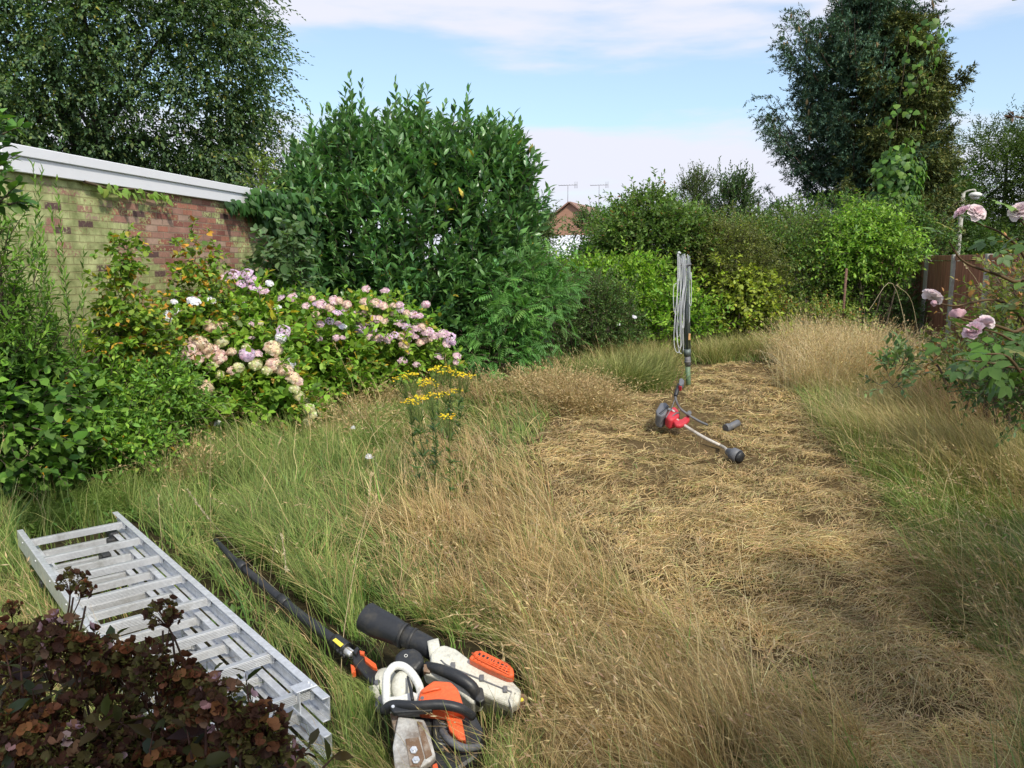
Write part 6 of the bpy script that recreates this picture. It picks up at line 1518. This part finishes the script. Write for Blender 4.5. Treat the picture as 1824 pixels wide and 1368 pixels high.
bm = bmesh.new(); add_tube(bm, smooth_path([AP(1209, 462, -.08), AP(1207.5, 454, -.09), AP(1209, 449, -.09), AP(1212, 452, -.09)], 8), .014, 6); bm_obj('hook', bm, M_line, ar)
bm = bmesh.new(); add_box(bm, AP(1228, 600, -.08), (1, 0, 0), (0, 1, 0), (0, 0, 1), .03, .02, .09, .004); bm_obj('peg', bm, wornmat('wood_peg', (.6, .35, .15), (.4, .25, .1)), ar)

# ================================================================== withered hydrangea close to the camera
DEAD = [(.18, .075, .035, 3), (.11, .045, .022, 3), (.28, .12, .05, 1.5), (.06, .027, .018, 2.5), (.13, .115, .04, 2), (.36, .24, .17, .3)]  # withered petal browns, lowered further to carry the corner's partial shade
DLEAF = [(.035, .045, .012, 3), (.05, .04, .012, 2), (.028, .014, .016, 2), (.02, .032, .015, 1)]
rg = np.random.default_rng(900)
HE = [E(110, 1452, 1.55, .34, .30, .28), E(300, 1475, 1.5, .22, .26, .20), E(-60, 1340, 1.7, .26, .3, .24), E(40, 1325, 1.75, .24, .22, .17), E(430, 1495, 1.42, .17, .2, .14), E(210, 1362, 1.65, .18, .2, .15)]
dh = shrub('withered_hydrangea', 'dark hydrangea with withered rust brown flower heads close in the lower left corner', 'hydrangea', HE, DLEAF, leaf=.06, wid=.5, shoots=130, slen=.12, lps=5, up=.8, ang=68, droop=.25,
           clump=60, clump_r=.06, seed=301, stems=26, bark=(.08, .04, .03), inner=.5, keep_back=.6)
def dead_head(seed, R, pal, dens=44, fl=.016):
    rg = np.random.default_rng(seed); b = Buf(); n = dens
    nd = norm(rg.normal(size=(n, 3))+np.array([0, 0, .7])); c = nd*R*rg.uniform(.55, 1.05, (n, 1))*np.array([1, 1, .7])
    t0 = norm(np.cross(nd, rg.normal(size=nd.shape))); t1 = np.cross(nd, t0)
    pet = (np.array([[0, 0, 0], [-.42, .3, .1], [-.5, .75, .32], [0, 1.0, .2], [.5, .75, .36], [.42, .3, .1], [0, .55, -.06]]), np.array([[0, 6, 1], [1, 6, 2], [2, 6, 3], [3, 6, 4], [4, 6, 5], [5, 6, 0]]))
    cc = pick(rg, n, pal)
    for a in range(4):
        if a == 3: keep = rg.random(n) < .5
        else: keep = rg.random(n) < .9
        an = a*math.pi/2+rg.normal(0, .25, n); Yv = norm(t0*np.cos(an)[:, None]+t1*np.sin(an)[:, None]+nd*rg.uniform(0, .7, (n, 1))); Xv = norm(np.cross(Yv, nd)); Zv = np.cross(Xv, Yv)
        V, Fc, m = place(pet, c[keep], Xv[keep], Yv[keep], Zv[keep], fl*rg.uniform(.6, 1.2, n)[keep]); b.add(V, Fc, np.repeat(cc[keep]*rg.uniform(.7, 1.2, (keep.sum(), 1)), m, 0))
    # stalklets and tiny olive seed buds
    st = np.stack([np.tile([0, 0, -R*.9], (n, 1)), c*.55+np.array([0, 0, -R*.25]), c], 1); V, Fc = tubes(st, np.array([[.0016, .0011, .0008]]), 3); b.add(V, Fc, np.array([.11, .045, .03]))
    q = 110; p = norm(rg.normal(size=(q, 3))+np.array([0, 0, .9]))*R*rg.uniform(.45, .85, (q, 1))*np.array([1, 1, .7]); dd = norm(p+rg.normal(0, R*.3, p.shape)); X = norm(np.cross(dd, rg.normal(size=p.shape)))
    V, Fc, m = place(quad_leaf(.4, .1, 0), p, X, dd, np.cross(X, dd), .013*rg.uniform(.6, 1.3, q)); b.add(V, Fc, np.repeat(pick(rg, q, [(.15, .15, .035, 3), (.10, .07, .03, 2)]), m, 0))
    V, Fc = tubes(np.array([[[0, 0, -R*2.6], [0, .004, -R*1.5], [0, 0, -R*.8]]]), np.array([[.003, .0028, .0025]]), 5); b.add(V, Fc, np.array([.10, .06, .04]))
    o = build('flower_head', b, M_petal); me = o.data; bpy.data.objects.remove(o); return me
DH = [dead_head(1000+k, R, pal, n_) for k, (R, pal, n_) in enumerate(((.052, DEAD, 40), (.045, DEAD, 28), (.055, DEAD+[(.42, .26, .25, .5)], 46), (.045, [(.10, .045, .03, 3), (.14, .12, .04, 3)], 22), (.055, [(.24, .13, .08, 2), (.5, .32, .35, 1), (.10, .05, .03, 4)], 26)))]
rr2 = random.Random(12)
hs = []
for (px, py) in ((40, 1085), (110, 1062), (175, 1095), (60, 1140), (235, 1140), (150, 1150), (305, 1150), (20, 1180), (90, 1200), (200, 1205), (265, 1200), (340, 1205), (385, 1180), (40, 1250), (130, 1255), (215, 1270), (300, 1262), (375, 1250), (430, 1235), (60, 1310), (150, 1320), (235, 1325), (310, 1320), (400, 1305), (465, 1290), (20, 1355), (110, 1365), (200, 1370), (290, 1365), (370, 1360), (450, 1345), (500, 1340), (345, 1150), (270, 1130), (80, 1110), (0, 1110), (120, 1170), (180, 1170), (20, 1220), (170, 1230), (250, 1235), (340, 1285), (90, 1285), (10, 1300), (190, 1300), (270, 1300), (430, 1290), (340, 1340), (110, 1335), (30, 1330), (480, 1325), (255, 1345), (420, 1330), (160, 1355), (330, 1240), (60, 1170), (395, 1220)):
    py = max(py, float(np.interp(px, [0, 100, 200, 300, 400, 520], [1128, 1128, 1165, 1190, 1250, 1345]))+rr2.uniform(-8, 25))
    p, nn = ray_ells(px, py, HE, -.02)
    k = rr2.choice([0, 1, 1, 2, 3, 3, 3, 4]); o = bpy.data.objects.new('flower_head', DH[k]); COL.objects.link(o); o.parent = dh
    o.location = Vector(p)-Vector(dh.location); d = Vector(norm(nn*.5+np.array([rr2.gauss(0, .35), rr2.gauss(0, .35), .8]))); o.rotation_euler = d.to_track_quat('Z', 'Y').to_euler(); s = rr2.uniform(.8, 1.15); o.scale = (s, s, s)
# two heads on bare stems that stand clear in front of the ladder
for (px, py, Y, k, s) in ((128, 1035, 1.75, 3, .75), (150, 1050, 1.7, 1, .5), (288, 1092, 1.62, 3, .8), (305, 1098, 1.6, 1, .5), (20, 1085, 1.8, 1, .5)):
    p = P(px, py, Y); o = bpy.data.objects.new('flower_head', DH[k]); COL.objects.link(o); o.parent = dh; o.location = Vector(p)-Vector(dh.location); o.scale = (s, s, s*1.1); o.rotation_euler = (rr2.gauss(0, .2), rr2.gauss(0, .2), 0)
    b = Buf(); q = smooth_path([p-np.array([0, 0, .04]), p+np.array([rr2.gauss(0, .01), -.01, -.15]), p+np.array([rr2.gauss(0, .03), -.02, -.34])], 8); V, Fc = tubes(q[None], np.linspace(.0022, .0035, 8)[None], 5); b.add(V, Fc, np.array([.07, .04, .03])); build('stem', b, M_stem, dh)

# ================================================================== rose bush leaning in from the right
RLEAF = [(.10, .19, .045, 3), (.13, .23, .05, 2), (.07, .14, .035, 2), (.2, .22, .05, .5)]
rb = thing('rose_bush', 'pale pink rambling rose leaning into the picture from the right edge', 'rose bush', (1.55, 1.9, 0))
rg = np.random.default_rng(44)
canes = [[(1980, 1100, 1.9), (1900, 800, 1.85), (1830, 640, 1.75), (1790, 600, 1.7), (1745, 585, 1.66)], [(1960, 900, 1.95), (1880, 620, 1.9), (1830, 470, 1.85), (1790, 420, 1.8), (1735, 395, 1.75)],
         [(1960, 900, 1.95), (1900, 500, 1.9), (1850, 430, 1.8), (1815, 390, 1.75)], [(1940, 850, 2.0), (1860, 640, 1.95), (1790, 540, 1.9), (1700, 545, 1.85), (1662, 536, 1.83)],
         [(1900, 800, 1.85), (1850, 680, 1.7), (1780, 650, 1.66), (1700, 640, 1.66)], [(1880, 560, 1.9), (1800, 500, 1.85), (1720, 468, 1.8), (1690, 430, 1.78)],
         [(1960, 300, 1.9), (1880, 225, 1.85), (1840, 212, 1.83), (1806, 208, 1.82)], [(1860, 640, 1.95), (1800, 590, 1.8), (1725, 570, 1.72), (1708, 566, 1.72)], [(1900, 760, 1.8), (1850, 720, 1.6), (1800, 640, 1.55), (1750, 630, 1.55)]]
bb = Buf(); P_l, D_l = [], []
for c_ in canes:
    f0 = P(*c_[0]); pa = smooth_path([np.array([f0[0]+.30, f0[1]+.05, 0]), np.array([f0[0]+.22, f0[1]+.02, f0[2]*.5])]+[P(*q) for q in c_], 40)[:]; pa = pa[:]; V, Fc = tubes(pa[None], np.linspace(.007, .0016, 40)[None], 6); bb.add(V, Fc, np.array([.12, .075, .035]))
    for i in range(8, 40, 3):
        if c_[0][1] == 300 : continue
        P_l.append(pa[i]); D_l.append(norm(pa[min(i+1, 39)]-pa[i-1]))
build('canes', bb, M_stem, rb)
def rose_leaf():
    """compound leaf of five toothed leaflets"""
    V = []; Fc = []
    L = (np.array([[0, 0, 0], [-.26, .22, .03], [0, .3, 0], [.26, .22, .03], [-.30, .5, .03], [0, .6, -.02], [.30, .5, .03], [-.2, .8, 0], [.2, .8, 0], [0, 1, -.08]]),
         [[0, 2, 1], [0, 3, 2], [1, 2, 5], [1, 5, 4], [2, 3, 6], [2, 6, 5], [4, 5, 7], [5, 6, 8], [5, 9, 7], [5, 8, 9]])
    for (x, y, a, s) in ((0, .62, 0, .46), (-.02, .6, 58, .40), (.02, .6, -58, .40), (-.02, .32, 66, .33), (.02, .32, -66, .33)):
        ca, sa = math.cos(rad(a)), math.sin(rad(a)); R_ = np.array([[ca, -sa, 0], [sa, ca, 0], [0, 0, 1]]); v = L[0]*s @ R_.T + [x, y, 0]
        b = len(V); V += v.tolist(); Fc += [[b+i for i in f] for f in L[1]]
    b = len(V); V += [[-.012, 0, 0], [.012, 0, 0], [0, .65, 0]]; Fc += [[b, b+1, b+2]]
    V = np.array(V); V[:, 2] -= .18*V[:, 1]**2; return V, np.array(Fc)
P_l = np.array(P_l); D_l = np.array(D_l); qx, qy = project(P_l); kk = (qx > 1775) | (qy > 600); P_l, D_l = P_l[kk], D_l[kk]; k = len(P_l)
ex = [(1700, 385, 1.76), (1690, 420, 1.77), (1680, 405, 1.78), (1770, 440, 1.75), (1760, 470, 1.72), (1775, 360, 1.8), (1750, 600, 1.6), (1720, 640, 1.6), (1730, 660, 1.55), (1760, 640, 1.55), (1790, 620, 1.55), (1800, 660, 1.5), (1690, 600, 1.8), (1830, 5, 1.6), (1815, 640, 1.6), (1822, 600, 1.6), (1790, 580, 1.7), (1770, 560, 1.75), (1800, 540, 1.75)]
pe = np.array([P(*q) for q in ex]); de = norm(np.stack([rg.normal(-.4, .5, len(ex)), rg.normal(-.3, .4, len(ex)), rg.normal(-.1, .35, len(ex))], 1))
pos = np.concatenate([P_l, pe]); dd = np.concatenate([norm(D_l*.5+rg.normal(0, .55, (k, 3))+np.array([-.1, -.2, -.05])), de])
X = norm(np.cross(dd, np.tile(UZ, (len(dd), 1))+rg.normal(0, .45, (len(dd), 3)))); T = rose_leaf()
V, Fc, m = place(T, pos, X, dd, np.cross(X, dd), .072*rg.uniform(.7, 1.2, len(pos))); b = Buf(); b.add(V, Fc, np.repeat(pick(rg, len(pos), RLEAF), m, 0)); build('foliage', b, M_leaf, rb)
def rose_head(seed, R, col, open_=1.0):
    rg = np.random.default_rng(seed); b = Buf(); n = 30
    for i in range(n):
        f = i/n; ph = i*2.4+rg.normal(0, .2); el = (1-f)*1.15*open_+f*.1+rg.normal(0, .08)    # outer petals lie flat, inner ones stand
        out = np.array([math.cos(ph), math.sin(ph), 0]); r0 = R*(.55*(1-f)+.05)
        # petal grid 4x4, cupped
        s = np.linspace(-1, 1, 5); t = np.linspace(0, 1, 5); S, Tt = np.meshgrid(s, t); S = S.ravel(); Tt = Tt.ravel()
        wdt = R*(.62-.25*f)*np.sin(np.clip(Tt*2.2+.35, 0, 2.6)); ln = R*(.95-.35*f)
        tang = np.array([-out[1], out[0], 0]); d_ = out*math.sin(el)+UZ*math.cos(el)*(1 if el < 1.4 else .6); nrm_ = np.cross(tang, d_)
        curl = (.22*S**2 - .30*np.clip(Tt-.6, 0, 1)*2*open_+.06*np.sin(S*5+seed+i)*Tt)*R
        V = out*r0*.35 + (tang[None]*(S*wdt)[:, None]) + d_[None]*(Tt*ln)[:, None] - nrm_[None]*curl[:, None] + UZ*f*R*.12
        Fq = np.array([[a*5+c, a*5+c+1, (a+1)*5+c+1, (a+1)*5+c] for a in range(4) for c in range(4)])
        cc = np.array(col)*(1-.0*f); deep = np.array([.80, .42, .47]); cc = cc*(1-.3*f**2)+deep*.3*f**2
        b.add(V, Fq, np.tile(np.clip(cc*rg.uniform(.93, 1.05), 0, .92), (25, 1)))
    o = build('bloom', b, M_petal, None, True); me = o.data; bpy.data.objects.remove(o); return me
RH = [rose_head(5, .030, (.84, .66, .72)), rose_head(6, .030, (.86, .77, .79), 1.15), rose_head(7, .024, (.80, .54, .60), .7)]
for (px, py, Y, k, s, tilt) in ((1748, 582, 1.66, 0, 1.0, (-.5, .2)), (1736, 592, 1.62, 0, .95, (-.9, -.6)), (1707, 566, 1.72, 2, 1.05, (-.9, -.3)), (1660, 530, 1.83, 1, 1.0, (-.7, .1)), (1662, 541, 1.8, 2, .45, (-1.5, 0)),
                               (1716, 380, 1.75, 0, .8, (-.3, -.7)), (1737, 380, 1.74, 1, .9, (-.9, .5)), (1818, 378, 1.75, 1, 1.05, (-.9, .2)), (1826, 400, 1.73, 0, .7, (-1.1, .2)), (1756, 574, 1.68, 1, .7, (-.6, .7))):
    o = bpy.data.objects.new('bloom', RH[k]); COL.objects.link(o); o.parent = rb; o.location = Vector(P(px, py, Y))-Vector(rb.location); s *= .74; o.scale = (s,)*3
    o.rotation_euler = (-tilt[0]*.9, tilt[1], px*.3)
# withered bud on the bare twig at the top right
b = Buf(); q = np.array([P(1806, 208, 1.82)]*7); dd = norm(rg.normal(size=(7, 3))+np.array([-.6, 0, .1])); X = norm(np.cross(dd, rg.normal(size=dd.shape))); V, Fc, m = place(quad_leaf(.35), q, X, dd, np.cross(X, dd), np.full(7, .022)); b.add(V, Fc, np.array([.10, .055, .03])); build('dry_bud', b, M_stem, rb)

# ================================================================== unseen tree added beside and above the camera to shade the near corners
broadleaf_tree('added_shade_tree', 'unseen tree added at the right to shade the nearest grass', (3.6, -.9, 0), 1.6,
    [(.1, -.7, 3.1, .6, .45, .3), (3.6, .7, 2.6, 1.05, 1.1, .6), (4.4, 1.7, 2.5, .9, .9, .6), (2.5, -.5, 2.9, .9, .8, .5)], GREEN, .10, 95, shoots=3600, lps=9, slen=.3, droop=.2, clump=60, clump_r=.25, limbs=14, tr=.12, up=.2)
